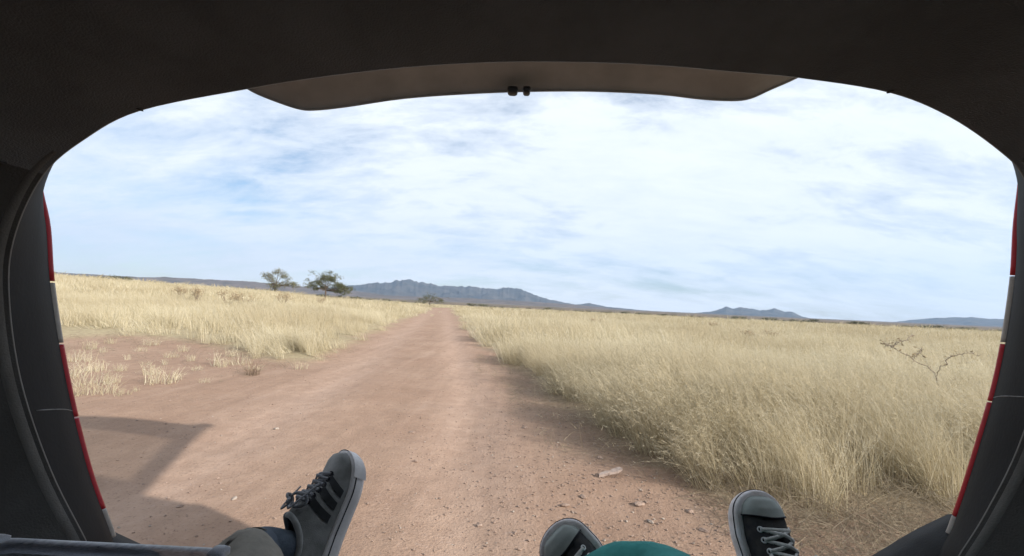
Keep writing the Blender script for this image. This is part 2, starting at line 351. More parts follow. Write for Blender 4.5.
def scatter(name, pts, rots, scl, idx, protos, mt, label):
    """ONE object: points with rot/scl/idx attributes, tufts instanced on them by geometry nodes"""
    c = bpy.data.collections.new(name + '_source')
    for k, me in enumerate(protos):
        c.objects.link(bpy.data.objects.new('%s_source_%02d' % (name, k), me))
    me = bpy.data.meshes.new(name); me.vertices.add(len(pts)); me.vertices.foreach_set('co', np.asarray(pts, np.float32).ravel())
    a = me.attributes.new('rot', 'FLOAT_VECTOR', 'POINT'); a.data.foreach_set('vector', np.asarray(rots, np.float32).ravel())
    a = me.attributes.new('scl', 'FLOAT_VECTOR', 'POINT'); a.data.foreach_set('vector', np.asarray(scl, np.float32).ravel())
    a = me.attributes.new('idx', 'INT', 'POINT'); a.data.foreach_set('value', np.asarray(idx, np.int32))
    me.materials.append(mt)
    o = bpy.data.objects.new(name, me); COL.objects.link(o)
    g = bpy.data.node_groups.new(name + '_nodes', 'GeometryNodeTree')
    g.interface.new_socket('Geometry', in_out='INPUT', socket_type='NodeSocketGeometry'); g.interface.new_socket('Geometry', in_out='OUTPUT', socket_type='NodeSocketGeometry')
    gi = g.nodes.new('NodeGroupInput'); go = g.nodes.new('NodeGroupOutput'); ip = g.nodes.new('GeometryNodeInstanceOnPoints'); ci = g.nodes.new('GeometryNodeCollectionInfo')
    ci.inputs['Collection'].default_value = c; ci.inputs['Separate Children'].default_value = True; ci.inputs['Reset Children'].default_value = True
    ip.inputs['Pick Instance'].default_value = True
    def na(nm, ty):
        q = g.nodes.new('GeometryNodeInputNamedAttribute'); q.data_type = ty; q.inputs[0].default_value = nm; return q.outputs[0]
    e2r = g.nodes.new('FunctionNodeEulerToRotation'); L = g.links.new
    L(gi.outputs[0], ip.inputs['Points']); L(ci.outputs[0], ip.inputs['Instance']); L(na('idx', 'INT'), ip.inputs['Instance Index'])
    L(na('rot', 'FLOAT_VECTOR'), e2r.inputs[0]); L(e2r.outputs[0], ip.inputs['Rotation']); L(na('scl', 'FLOAT_VECTOR'), ip.inputs['Scale']); L(ip.outputs[0], go.inputs[0])
    md = o.modifiers.new('scatter', 'NODES'); md.node_group = g
    return struct(o, 'stuff', label)

# ------------------------------------------------------------------ dense grass
near_t = [tuft_mesh('grass_near', 130, .22, .60, .0015, 5, .12, -.30, M['straw'], .6, 10 + k, 0, 7) for k in range(4)]
mid_t = [tuft_mesh('grass_mid', 60, .26, .60, .0040, 3, .24, -.26, M['straw'], .45, 30 + k, 0, 4) for k in range(3)]
far_t = [tuft_mesh('grass_far', 46, .35, .62, .016, 2, .60, -.20, M['straw'], .35, 50 + k) for k in range(3)]
vfar_t = [tuft_mesh('grass_vfar', 46, .38, .66, .05, 2, 2.0, -.15, M['straw'], .3, 70 + k) for k in range(2)]
P, RO, SC, IX = [], [], [], []
for r0, r1, dens, i0, ni, s0, s1 in ((2.3, 4.6, 18, 0, 4, .9, 1.25), (2.3, 9, 33, 0, 4, .8, 1.2), (8, 30, 9.5, 4, 3, .85, 1.2), (27, 95, 1.5, 7, 3, .85, 1.15), (85, 340, .16, 10, 2, .85, 1.1)):
    a0, a1 = math.radians(-58), math.radians(58)
    n = int(dens * (a1 - a0) / 2 * (r1 * r1 - r0 * r0))
    a = rng.uniform(a0, a1, n); r = np.sqrt(rng.uniform(r0 * r0, r1 * r1, n)); x = r * np.sin(a); y = r * np.cos(a)
    e = edge_dist(x, y)
    thick = fbm(x * .9 + 40, y * .9, 3); lft = x < -2.5
    keep = (e > np.where(lft, rng.uniform(-.25, 1.3, n), rng.uniform(-.04, .18, n))) & (thick > rng.uniform(.10, .56, n)) & (y > 1.6)
    x, y, r, e = x[keep], y[keep], r[keep], e[keep]; n = len(x)
    P.append(np.stack([x, y, height(x, y) - .01], 1))
    RO.append(np.stack([rng.normal(0, .13, n), rng.normal(-.06, .16, n), rng.normal(.1, .35, n) + (fbm(x * .8 + 70, y * .8, 3) - .5) * 3.6], 1))
    left = np.where(x < -2.5, .86, 1.0)
    s = rng.uniform(s0, s1, n) * left * (.62 + .8 * fbm(x * .55, y * .55 + 9, 3)) * np.where(x < -2.5, .62 + .38 * sst(0, 2.6, e), .86 + .14 * sst(0, 1.2, e))
    hz = np.where(r < 90, 1., .8)
    SC.append(np.stack([s, s, s * hz], 1)); IX.append(i0 + rng.integers(0, ni, n))
names = near_t + mid_t + far_t + vfar_t
scatter('dry_grass', np.concatenate(P), np.concatenate(RO), np.concatenate(SC), np.concatenate(IX), names, M['straw'], 'tall pale straw grass covering the plain on both sides')
print('tufts', sum(len(p) for p in P))

# dead stems lying on the verge
lit_t = [tuft_mesh('stems', 14, .10, .26, .0016, 4, .12, .0, M['litter'], .9, 90 + k) for k in range(3)]
n = 1500; x = rng.uniform(1.15, 3.4, n); y = rng.uniform(1.7, 2.95, n)
x2 = np.concatenate([rng.uniform(-.6, 1.6, 500), rng.uniform(-9, -2.9, 1100)]); y2 = np.concatenate([rng.uniform(2.6, 9, 500), rng.uniform(3.9, 9, 1100)]); x = np.concatenate([x, x2]); y = np.concatenate([y, y2]); e = edge_dist(x, y)
k = (e > -.95 + rng.uniform(0, .6, len(x))) & (e < .25) | ((x < -2.9) & (e > -4.5 + rng.uniform(0, 4.5, len(x))) & (e < .2)) | ((y < 2.6) & (x > 1.35 + rng.uniform(-.2, .4, len(x))))
x, y = x[k], y[k]; n = len(x)
scatter('fallen_straw', np.stack([x, y, height(x, y) + .012], 1), np.stack([rng.choice([-1, 1], n) * rng.uniform(1.1, 1.5, n), rng.normal(0, .2, n), rng.uniform(0, 6.28, n)], 1),
        np.repeat(rng.uniform(.35, .95, (n, 1)), 3, 1), rng.integers(0, 3, n), lit_t, M['litter'], 'greyish dead grass stems littering the ground beside the track')

# ------------------------------------------------------------------ gravel and stones
def pebble(name, seed, mt, sub=1):
    r = random.Random(seed); b = bmesh.new(); bmesh.ops.create_icosphere(b, subdivisions=sub, radius=1)
    sx, sy, sz = r.uniform(.8, 1.4), r.uniform(.7, 1.1), r.uniform(.4, .75)
    off = [Vector((r.uniform(-1, 1), r.uniform(-1, 1), r.uniform(-1, 1))).normalized() for _ in range(7)]
    for v in b.verts:
        c = v.co.copy()
        for o in off:
            d = c.dot(o)
            if d > .62: c -= o * (d - .62)
        c *= r.uniform(.94, 1.06); v.co = Vector((c.x * sx, c.y * sy, c.z * sz))
    me = bpy.data.meshes.new(name); b.to_mesh(me); b.free(); me.materials.append(mt); return me
M['stone'] = mat('stone', (.19, .13, .10), .9, 0, 1.5, 0, col2=(.32, .24, .195))
M['stone2'] = mat('pale_stone', (.32, .27, .23), .9, .15, 12, .001, 200)
peb = [pebble('pebble', 200 + k, M['stone'] if k < 4 else M['stone2']) for k in range(5)]
n = 3600; x = rng.normal(.75, .75, n); y = 1.9 + np.abs(rng.normal(0, 1.7, n))
n2 = 3800; x2 = rng.uniform(-4.5, 1.5, n2); y2 = 1.7 + rng.uniform(0, 1, n2) ** 1.6 * 12
x = np.concatenate([x, x2]); y = np.concatenate([y, y2]); e = edge_dist(x, y); k = (e < .15); x, y = x[k], y[k]; n = len(x)
s = .0035 + .0075 * rng.uniform(0, 1, n) ** 3.0
scatter('gravel', np.stack([x, y, height(x, y) + s * .25], 1), np.stack([rng.normal(0, .3, n), rng.normal(0, .3, n), rng.uniform(0, 6.28, n)], 1), np.repeat(s[:, None], 3, 1), rng.choice([0, 1, 2, 3, 4], n, p=[.24, .24, .24, .2, .08]), peb, M['stone'], 'fine gravel strewn over the dirt track')
stone_me = [pebble('stone', 300 + k, M['stone'], 2) for k in range(4)] + [pebble('stone', 340, M['stone2'], 2)]
for i, (px, py, w, kind, lb) in enumerate([(565, 505, 9, 0, 'brown stone on the track directly above the left canvas shoe'), (583, 497, 8, 1, 'brown stone right of the one above the left canvas shoe'), (640, 505, 9, 2, 'brown stone on the gravel below the pale wood piece'), (650, 522, 8, 4, 'pale stone between the teal trouser leg and the wood piece'), (690, 512, 9, 1, 'brown stone at the left of the upright canvas shoe'), (704, 532, 9, 0, 'brown stone nearest the upright canvas shoe, left of its sole'), (600, 458, 6, 2, 'brown stone just beyond the pale wood piece'), (525, 428, 6, 1, 'small brown stone in mid track level with the first right tufts'), (415, 460, 6, 3, 'small stone on the smooth track right of the sneaker toe'), (412, 432, 6, 0, 'small stone farther up the track than the sneaker toe'), (480, 520, 7, 3, 'lone stone between the sneaker and the left canvas shoe'), (276, 428, 6, 4, 'pale pebble right of the tailgate shadow tip'), (235, 498, 7, 4, 'pale pebble in the car shadow near the sneaker'), (180, 505, 6, 1, 'brown pebble in the car shadow near the left lamp')]):
    gx, gy = gnd(px, py); o = bpy.data.objects.new('stone', stone_me[kind]); COL.objects.link(o)
    s = w / F_PX * gy * .5; o.scale = (s, s, s); o.location = (gx, gy, H(gx, gy) + s * .2); o.rotation_euler = (0, 0, i * 1.7)
    tag(o, lb, 'stone', 'loose stones on the track')
# pale broken piece of wood on the track
gx, gy = gnd(612, 478); root = empty('wood_piece', (gx, gy, H(gx, gy)))
tag(root, 'pale flat broken piece of wood lying on the track near the right verge', 'wood')
M['wood'] = mat('weathered_wood', (.33, .26, .225), .9, .2, 40, .002, 90)
def chip(pts, th, parent, name):
    b = bmesh.new(); r = random.Random(len(pts)); vs = [b.verts.new((p[0], p[1], p[2])) for p in pts]; f = b.faces.new(vs)
    ex = bmesh.ops.extrude_face_region(b, geom=[f])
    for g in ex['geom']:
        if isinstance(g, bmesh.types.BMVert): g.co.z += th
    bmesh.ops.recalc_face_normals(b, faces=b.faces); return link(name, b, M['wood'], parent)
chip([(-.085, -.03, .004), (-.03, -.012, .012), (-.01, .012, .02), (-.035, .02, .016), (-.08, -.005, .006)], .014, root, 'shard')
chip([(-.02, -.005, .012), (.04, .012, .02), (.075, .045, .026), (.06, .07, .028), (.015, .05, .022), (-.015, .02, .016)], .012, root, 'shard')

# ------------------------------------------------------------------ separate tufts on the bare dirt
sp_me = [tuft_mesh('sprig', nb, .10, hm, .0020, 5, spd, .05, M['straw'], .7, 400 + k, 0, 4) for k, (nb, hm, spd) in enumerate([(60, .26, .10), (30, .22, .06), (90, .30, .16), (45, .18, .12), (24, .30, .05)])]
TG = 'dry tufts on the bare dirt'; TS = 'small sparse dry grass sprig on the bare dirt patch at left'
tl = [(160, 384, .8, 2, 'widest dry grass tuft in the middle of the bare dirt patch'), (150, 376, .6, 0, None), (178, 381, .55, 1, None), (215, 367, .9, 4, 'upright yellow grass tuft on bare dirt between the wide tuft and the grass'), (221, 369, .6, 0, None), (196, 372, .4, 3, None), (102, 394, .6, 2, 'ragged tuft beside the tip of the tail lamp above the shadow'), (88, 386, .75, 2, None), (112, 384, .5, 0, None), (92, 372, .65, 2, None), (80, 362, .7, 2, None), (122, 396, .45, 3, None), (128, 360, .5, 1, None), (140, 352, .55, 3, None), (183, 352, .55, 0, None), (240, 366, .7, 2, 'bushy tuft at the corner where the left grass meets the track'), (232, 357, .7, 0, None), (255, 372, .5, 3, None), (165, 366, .5, 1, None), (75, 396, .6, 0, None), (104, 353, .55, 1, None), (300, 371, .6, 3, 'short tuft at the road edge in front of the left grass'), (205, 384, .35, 3, None), (137, 392, .35, 1, None), (66, 378, .75, 2, None), (90, 350, .7, 0, None), (320, 362, .5, 0, None), (335, 354, .5, 1, None), (110, 345, .6, 0, None), (150, 347, .6, 2, None), (190, 362, .45, 0, None), (145, 366, .4, 3, None), (120, 372, .45, 0, None), (172, 358, .45, 2, None), (432, 317, 1.1, 0, 'first of two small tufts growing mid track near the far trees'), (440, 313.5, 1.2, 3, 'farther of two small tufts growing mid track near the far trees')]
for i, (px, py, s, k, lb) in enumerate(tl):
    gx, gy = gnd(px, py); o = bpy.data.objects.new('grass_tuft', sp_me[k]); COL.objects.link(o); o.location = (gx, gy, H(gx, gy)); o.scale = (s * 1.35, s * 1.35, s); o.rotation_euler.z = i * 2.4
    tag(o, lb or TS, 'grass tuft', TG)
gx, gy = gnd(253, 377); M['weed'] = straw_mat('weed', (.16, .11, .08), (.24, .17, .12), (.34, .26, .18))
o = link('dry_weed', tuft_mesh('dry_weed', 60, .06, .22, .0020, 4, .05, 0, M['weed'], .5, 440), None); o.location = (gx, gy, H(gx, gy)); o.scale = (1.5, 1.5, 1)
tag(o, 'small brown spiky dead weed at the edge of the left grass', 'weed')

# ------------------------------------------------------------------ brown shrubs standing in the grass
def twig_shrub(name, loc, h, w, seed, mt, leaf, label, group=None, leafn=260, lsize=.03, cat='shrub'):
    h *= .85
    r = random.Random(seed); root = empty(name, loc); parts = []; tips = []
    for k in range(9):
        a = r.uniform(0, 6.28); ln = h * r.uniform(.7, 1.05); o = Vector((math.cos(a), math.sin(a), 0)) * w * .5 * r.uniform(.4, 1)
        p = [Vector((0, 0, -.03)), o * .25 + Vector((0, 0, ln * .4)), o * .7 + Vector((0, 0, ln * .75)), o + Vector((r.uniform(-.05, .05), 0, ln))]
        parts.append(tube(p, [.012 * h + .004, .008 * h + .003, .005 * h + .002, .002], 5)); tips += p[1:]
        for q in range(3):
            s = p[2].lerp(p[3], r.random()); e = s + Vector((r.uniform(-1, 1), r.uniform(-1, 1), r.uniform(.2, 1))) * h * .22
            parts.append(tube([s, e], [.004, .0015], 4)); tips += [e, (s + e) / 2]
    pydata('branches', *join(parts), mt, root)
    V = []; Fc = []; T = []
    for k in range(leafn):
        c = r.choice(tips) + Vector((r.gauss(0, 1), r.gauss(0, 1), r.gauss(0, .8))) * h * .09
        if c.z < .02: c.z = .05
        u = Vector((r.gauss(0, 1), r.gauss(0, 1), r.gauss(0, 1))).normalized(); v = u.orthogonal().normalized() * lsize * r.uniform(.3, .6); u *= lsize * r.uniform(.7, 1.3); b = len(V); tt = r.random()
        V += [c - u, c + v, c + u, c - v]; T += [tt] * 4; Fc.append((b, b + 1, b + 2, b + 3))
    lo = pydata('foliage', V, Fc, leaf, root, False); at = lo.data.attributes.new('tint', 'FLOAT', 'POINT'); at.data.foreach_set('value', T)
    return tag(root, label, cat, group)
M['bark'] = mat('bark', (.10, .078, .062), .95, .25, 14, .004, 30)
M['twig'] = mat('twig', (.17, .13, .10), .9, .2, 30)
M['leaf_grey'] = straw_mat('leaf_grey', (.10, .105, .065), (.17, .165, .105), (.25, .235, .155))
M['leaf_green'] = straw_mat('leaf_green', (.065, .070, .038), (.11, .115, .066), (.17, .17, .105))
M['leaf_brown'] = straw_mat('leaf_brown', (.26, .20, .12), (.37, .29, .19), (.47, .38, .26))
def leafy(m, amt=.0):
    t = m.node_tree
    for l in t.nodes:
        if l.type == 'MIX' and l.blend_type == 'MIX': l.inputs[0].default_value = 0.
        if l.type == 'MIX':
            for lk in list(l.inputs[0].links): t.links.remove(lk)
            l.inputs[0].default_value = 0.0
for k in ('leaf_grey', 'leaf_green', 'leaf_brown', 'weed'): leafy(M[k])
def at_dist(px, dist):
    a, _ = azel(px, 300); x = dist * math.sin(math.radians(a)); y = dist * math.cos(math.radians(a)); return (x, y, H(x, y) - .02)
for i, (px, dist, h, w, label) in enumerate([
        (197, 26, .95, .7, 'thin brown shrub in the left grass nearest the bare dirt patch'), (228, 24, .9, 1.3, 'wide reddish brown shrub in the left grass below the pale tree'),
        (246, 24, .85, 1.2, 'reddish brown shrub just right of the wide one in the left grass'), (284, 27, 1.0, .9, 'tangled grey brown shrub in the left grass below the dark tree'),
        (180, 30, .9, .6, 'thin brown shrub at the left end of the shrubs in the grass'), (322, 38, .9, .8, 'small brown shrub in the grass under the dark tree'),
        (598, 24, .72, 1.0, 'brown shrub in the right grass below the foothills'), (752, 20, .62, .7, 'pale brown shrub in the right grass beneath the jagged peak'),
        (771, 20, .66, .6, 'reddish shrub in the right grass just right of the pale brown one'), (716, 30, .75, .9, 'low brown shrub deep in the right grass left of the jagged peak')]):
    twig_shrub('dry_shrub', at_dist(px, dist), h, w, 500 + i, M['twig'], M['leaf_brown'], label, None, 380, .032)

# ------------------------------------------------------------------ trees
def tree(name, px, dist, hgt, wid, seed, label, leaf, nclump, per, squat=.55, trunk_h=.3, clumps=None, base_dz=0., lean=0.):
    r = random.Random(seed); root = empty(name, at_dist(px, dist)); root.location.z += base_dz
    tp = []; tr = []; top = Vector((lean, 0, hgt * trunk_h))
    parts = [tube([Vector((0, 0, -.2)), Vector((lean * .4, .05, hgt * trunk_h * .5)), top], [hgt * .045, hgt * .034, hgt * .028], 8)]
    cl = clumps or [(r.uniform(-.5, .5) * wid, r.uniform(-.4, .4) * wid, hgt * r.uniform(.45, .95), r.uniform(.14, .24) * wid) for _ in range(nclump)]
    V = []; Fc = []; T = []
    for (cx, cy, cz, cr) in cl:
        c = Vector((cx, cy, cz)); m = top.lerp(c, .5) + Vector((r.uniform(-.2, .2), r.uniform(-.2, .2), -.15))
        parts.append(tube([top - Vector((0, 0, .15)), m, c, c + (c - m) * .35], [hgt * .02, hgt * .013, hgt * .007, .006], 6))
        subs = [c + Vector((r.gauss(0, .5), r.gauss(0, .5), r.gauss(0, .33))) * cr for _ in range(11)]
        for s_ in subs:
            parts.append(tube([c, s_], [.018, .006], 4))
            for q in range(per):
                p = s_ + Vector((r.gauss(0, .27), r.gauss(0, .27), r.gauss(0, .16))) * cr
                u = Vector((r.gauss(0, 1), r.gauss(0, 1), r.gauss(0, .6))).normalized(); v = u.orthogonal().normalized(); L = hgt * r.uniform(.013, .032)
                b = len(V); V += [p - u * L, p + v * L * .5, p + u * L, p - v * L * .5]; Fc.append((b, b + 1, b + 2, b + 3)); T += [r.random()] * 4
    pydata('trunk', *join(parts), M['bark'], root)
    lo = pydata('crown', V, Fc, leaf, root, False); at = lo.data.attributes.new('tint', 'FLOAT', 'POINT'); at.data.foreach_set('value', T)
    return tag(root, label, 'tree')
u = .92 * 92 / F_PX / math.cos(math.radians(25))                # metres per photo pixel at the trees
tree('tree', 274, 92, 21 * u, 24 * u, 21, 'pale grey green tree, leftmost of the trees on the horizon', M['leaf_grey'], 0, 26, trunk_h=.35, clumps=[(-8 * u, 0, 15 * u, 5 * u), (-3 * u, 2, 19 * u, 5 * u), (-2 * u, -1, 13 * u, 5 * u), (3 * u, 1, 16 * u, 5 * u), (-6 * u, 1.5, 9 * u, 4 * u), (5 * u, 0, 8 * u, 6 * u), (12 * u, .5, 9 * u, 4.5 * u), (17 * u, -.5, 8 * u, 3.5 * u), (7 * u, 1.2, 12 * u, 5 * u), (0, 0, 6 * u, 5 * u)])
tree('tree', 325, 92, 24 * u, 38 * u, 22, 'dark green spreading tree beside the pale tree on the horizon', M['leaf_green'], 0, 46, trunk_h=.38, clumps=[(-14 * u, 0, 13 * u, 5 * u), (-9 * u, 1, 14 * u, 6 * u), (-3 * u, -1, 16 * u, 7 * u), (1 * u, 1, 21 * u, 6 * u), (4 * u, .5, 18 * u, 6 * u), (-1 * u, 0, 19 * u, 5 * u), (8 * u, 0, 11 * u, 6 * u), (14 * u, .5, 12 * u, 6 * u), (18 * u, -.5, 10 * u, 5 * u), (11 * u, 1.5, 8 * u, 5 * u), (-6 * u, 1.5, 11 * u, 5 * u)])
tree('tree', 430, 100, 11 * u, 24 * u, 23, 'low rounded green tree at the far end of the dirt track', M['leaf_green'], 0, 44, trunk_h=.25, base_dz=.75, clumps=[(-10 * u, 0, 4.5 * u, 4 * u), (-6 * u, 1, 6 * u, 5 * u), (-1 * u, 0, 8 * u, 5 * u), (3 * u, -.5, 7.5 * u, 5 * u), (8 * u, .5, 6 * u, 5 * u), (0, 1, 4 * u, 5 * u), (5 * u, 1, 4 * u, 5 * u), (11 * u, 0, 4 * u, 3.5 * u), (-4 * u, -1, 3.5 * u, 5 * u)])
# far brush beyond the grass, one bush a thing
bush_lib = {}
def far_bush(px, dist, h, w, seed, label, group, leaf):
    r = random.Random(seed); key = seed % 4
    if (key, leaf.name) not in bush_lib:
        V = []; Fc = []; T = []; q = random.Random(key + 3)
        lobes = [(q.uniform(-.38, .38), q.uniform(-.3, .3), q.uniform(.3, .75), q.uniform(.2, .3)) for _ in range(7)]
        for (cx, cy, cz, cr) in lobes:
            for _ in range(70):
                p = Vector((cx + q.gauss(0, .5) * cr, cy + q.gauss(0, .5) * cr, max(.02, cz + q.gauss(0, .5) * cr)))
                a = Vector((q.gauss(0, 1), q.gauss(0, 1), q.gauss(0, 1))).normalized(); v = a.orthogonal().normalized(); L = q.uniform(.03, .07); b = len(V)
                V += [p - a * L, p + v * L * .6, p + a * L, p - v * L * .6]; Fc.append((b, b + 1, b + 2, b + 3)); T += [q.random()] * 4
        me = bpy.data.meshes.new('crown'); me.from_pydata([tuple(v) for v in V], [], Fc); at = me.attributes.new('tint', 'FLOAT', 'POINT'); at.data.foreach_set('value', T); me.materials.append(leaf)
        v, f = join([tube([(0, 0, -.1), (x * .5, 0, .3), (x, y, .65)], [.05, .035, .01], 5) for x, y in ((-.2, .1), (.1, -.1), (.25, .15))])
        m2 = bpy.data.meshes.new('trunk'); m2.from_pydata([tuple(p) for p in v], [], f); m2.materials.append(M['bark']); bush_lib[(key, leaf.name)] = (me, m2)
    root = empty('bush', at_dist(px, dist)); me, m2 = bush_lib[(key, leaf.name)]
    for nm, d in (('crown', me), ('trunk', m2)):
        o = bpy.data.objects.new(nm, d); COL.objects.link(o); o.parent = root
    root.scale = (w, w, h); root.rotation_euler.z = r.uniform(0, 6.28); return tag(root, label, 'bush', group)
far_bush(118, 118, 1.3, 4.2, 1, 'wide dark bush on the left horizon', None, M['leaf_green'])
far_bush(96, 125, 1.0, 2.6, 2, 'smaller dark bush left of the wide bush on the left horizon', None, M['leaf_green'])
far_bush(87, 125, .9, 1.7, 3, 'smallest bush at the left end of the left horizon', None, M['leaf_green'])
for i, px in enumerate(np.linspace(470, 1000, 46)):
    q = random.Random(900 + i); d = q.uniform(340, 430); big = q.random() < .3
    far_bush(px + q.uniform(-5, 5), d, q.uniform(2.8, 4) if big else q.uniform(1.6, 2.6), q.uniform(7, 12) if big else q.uniform(5, 10), i, 'small dark bush in the far row of brush beyond the right grass', 'far brush beyond the right grass', M['leaf_green'] if i % 3 else M['leaf_grey'])
for i, px in enumerate(np.linspace(165, 420, 16)):
    q = random.Random(990 + i); far_bush(px + q.uniform(-6, 6), q.uniform(230, 300), q.uniform(1.4, 2.4), q.uniform(4, 8), i, 'small dark bush in the far brush behind the left grass', 'far brush behind the left grass', M['leaf_green'] if i % 2 else M['leaf_grey'])

# thorny dead branch reaching out of the right grass
D = 4.7; root = empty('thorny_branch', pt(938, 378, D)); root.location.z = H(root.location.x, root.location.y); inv = root.location.copy()
def bl(px): return [pt(x, y, D + q) - inv for x, y, q in px]
parts = []; rr = random.Random(5); leaves = []
def twig(px, r0, r1):
    p = [Vector(q.tolist()) for q in spline([tuple(v) for v in bl(px)], 22)]
    for k in range(1, 21): p[k] += Vector((rr.gauss(0, .008), rr.gauss(0, .008), rr.gauss(0, .008)))
    parts.append(tube(p, [.45 * (r0 + (r1 - r0) * k / 21) for k in range(22)], 6))
    for k in range(2, 21):
        for _ in range(2):
            a = Vector((rr.gauss(0, 1), rr.gauss(0, 1), rr.gauss(.3, 1))).normalized() * rr.uniform(.02, .06); parts.append(tube([p[k], p[k] + a], [.0022, .0007], 3))
            if rr.random() < .3: leaves.append(p[k] + a)
pydata_main = None
twig([(946, 415, -.1), (942, 395, 0), (936, 376, 0), (922, 364, .1), (906, 355, .1), (893, 347, .1)], .014, .006)
twig([(893, 347, .1), (897, 343, .1), (905, 340, .1), (916, 335, .15)], .009, .004); twig([(893, 347, .1), (888, 346, .1), (884, 343, .1)], .006, .003)
twig([(936, 376, 0), (944, 364, -.1), (952, 357, -.15), (965, 354, -.2), (980, 355, -.2)], .010, .004); twig([(914, 358, .1), (919, 353, .1), (922, 348, .12)], .006, .003)
twig([(942, 395, 0), (950, 385, .1), (956, 378, .1)], .007, .003)
M['dead'] = mat('dead_twig', (.24, .195, .155), .9, .2, 30)
pydata('stems', *join(parts), M['dead'], root)
V = []; Fc = []
for c in leaves:
    a = Vector((rr.gauss(0, 1), rr.gauss(0, 1), rr.gauss(0, 1))).normalized(); v = a.orthogonal().normalized(); b = len(V); V += [c - a * .018, c + v * .008, c + a * .018, c - v * .008]; Fc.append((b, b + 1, b + 2, b + 3))
pydata('leaves', V, Fc, M['leaf_brown'], root, False)
tag(root, 'dark thorny bare branch arching out of the right grass', 'branch')

# ------------------------------------------------------------------ the car
car = empty('parked_car', (0, -1, 0)); tag(car, 'dark car seen from inside its open tailgate, framing the whole view', 'car')
CO = Vector((0, -1, 0))
def cpart(name, v, f, m, parent=None, smooth=True):
    base = CO if parent is None else CO
    return pydata(name, [Vector(p) - base for p in v], f, m, parent or car, smooth)
RINGP = [(85, 540, .80), (50, 470, .77), (20, 380, .73), (8, 290, .70), (15, 232, .68), (43, 174, .66), (85, 138, .64), (140, 110, .62), (250, 88, .60), (330, 75.5, .59), (420, 66, .585), (520, 61.5, .58), (640, 64, .585), (740, 72, .59), (800, 77.5, .60), (890, 92, .62), (950, 116, .64), (1000, 150, .66), (1024, 176, .665), (1041, 225, .68), (1049, 290, .70), (1043, 370, .73), (1018, 450, .77), (987, 512, .80), (962, 552, .82), (925, 605, .84), (820, 640, .86), (512, 655, .88), (200, 640, .86), (112, 595, .83)]
OUTP = [(112, 537, .92), (88, 470, .90), (66, 380, .885), (51, 290, .87), (46, 225, .865), (37, 170, .86), (58, 115, .85), (112, 75, .84), (232, 46, .83), (320, 33, .82), (415, 22, .82), (520, 18, .82), (640, 22, .82), (740, 28, .82), (812, 36, .83), (908, 52, .84), (972, 78, .85), (1012, 122, .86), (1024, 160, .86), (1018, 225, .865), (1014, 285, .87), (1000, 370, .885), (978, 450, .90), (957, 515, .92), (945, 543, .93), (915, 590, .95), (815, 618, .97), (512, 628, .98), (205, 615, .97), (125, 580, .95)]
NR = 180; KC = .85
ring = [Vector(p.tolist()) for p in spline([tuple(pt(*p)) for p in [(a, b, d * KC) for a, b, d in RINGP]], NR, True)]
outer = [Vector(p.tolist()) for p in spline([tuple(pt(*p)) for p in [(a, b, d * KC) for a, b, d in OUTP]], NR, True)]
cen = sum(ring, Vector()) / NR
def scl(loop, s, dy, sz=None): return [Vector((cen.x + (p.x - cen.x) * s, p.y + dy, cen.z + (p.z - cen.z) * (sz or s))) for p in loop]
def flat_y(loop, y, k=.7): return [Vector((p.x, p.y * (1 - k) + y * k, p.z)) for p in loop]
# interior lining: from the seal forward past the camera, closed at the front
rows = [ring, scl(ring, 1.012, -.035), scl(ring, 1.03, -.14), flat_y(scl(ring, 1.06, 0), .2), flat_y(scl(ring, 1.1, 0), -.45, 1), flat_y(scl(ring, 1.1, 0), -1.3, 1), flat_y(scl(ring, .95, 0), -2.0, 1)]
nseg = len(rows)
iL = [i for i in range(NR)]
k_up0 = int(NR * 5 / 30); k_up1 = int(NR * 18 / 30); k_dn0 = int(NR * 25.2 / 30); k_dn1 = int(NR * 29.5 / 30)
def arc(a, b): return [i % NR for i in range(a, (b if b > a else b + NR) + 1)]
def strip(idx): return loft([[r[i] for i in idx] for r in rows], False)
cpart('headliner', *strip(arc(k_up0, k_up1)), M['liner'])
def trim_strip(idx):
    v, f = strip(idx); n = len(idx); keep = []
    for g in f:
        c = sum((Vector(v[i]) for i in g), Vector()) / 4
        if -1.31 < c.y < -.44 and .98 < c.z < 1.36: continue
        keep.append(g)
    return v, keep
cpart('side_trim', *trim_strip(arc(k_up1, k_dn0)), M['trim']); cpart('boot_floor', *strip(arc(k_dn0, k_dn1)), M['trim']); cpart('side_trim', *trim_strip(arc(k_dn1, k_up0)), M['trim'])
bk = rows[-1]; cpart('front_bulkhead', bk, [tuple(range(NR))], M['trim'])
for q in (k_up0, k_up1):
    cpart('trim_joint', *tube([r[q] + (cen - r[q]).normalized() * .001 for r in rows[1:5]], .0016, 6), M['black'])
for q in (int(NR * 7.0 / 30), int(NR * 15.0 / 30)):
    c_ = ring[q]; cpart('trim_clip', *loft([[c_ + (cen - c_).normalized() * (z - .002) + Vector((.0035 * k * math.cos(a), .004 * k * math.sin(a), 0)) for a in [2 * math.pi * j / 12 for j in range(12)]] for z, k in ((0, 1), (.0018, 1), (.0026, .6))], True, True, True), M['trim'])
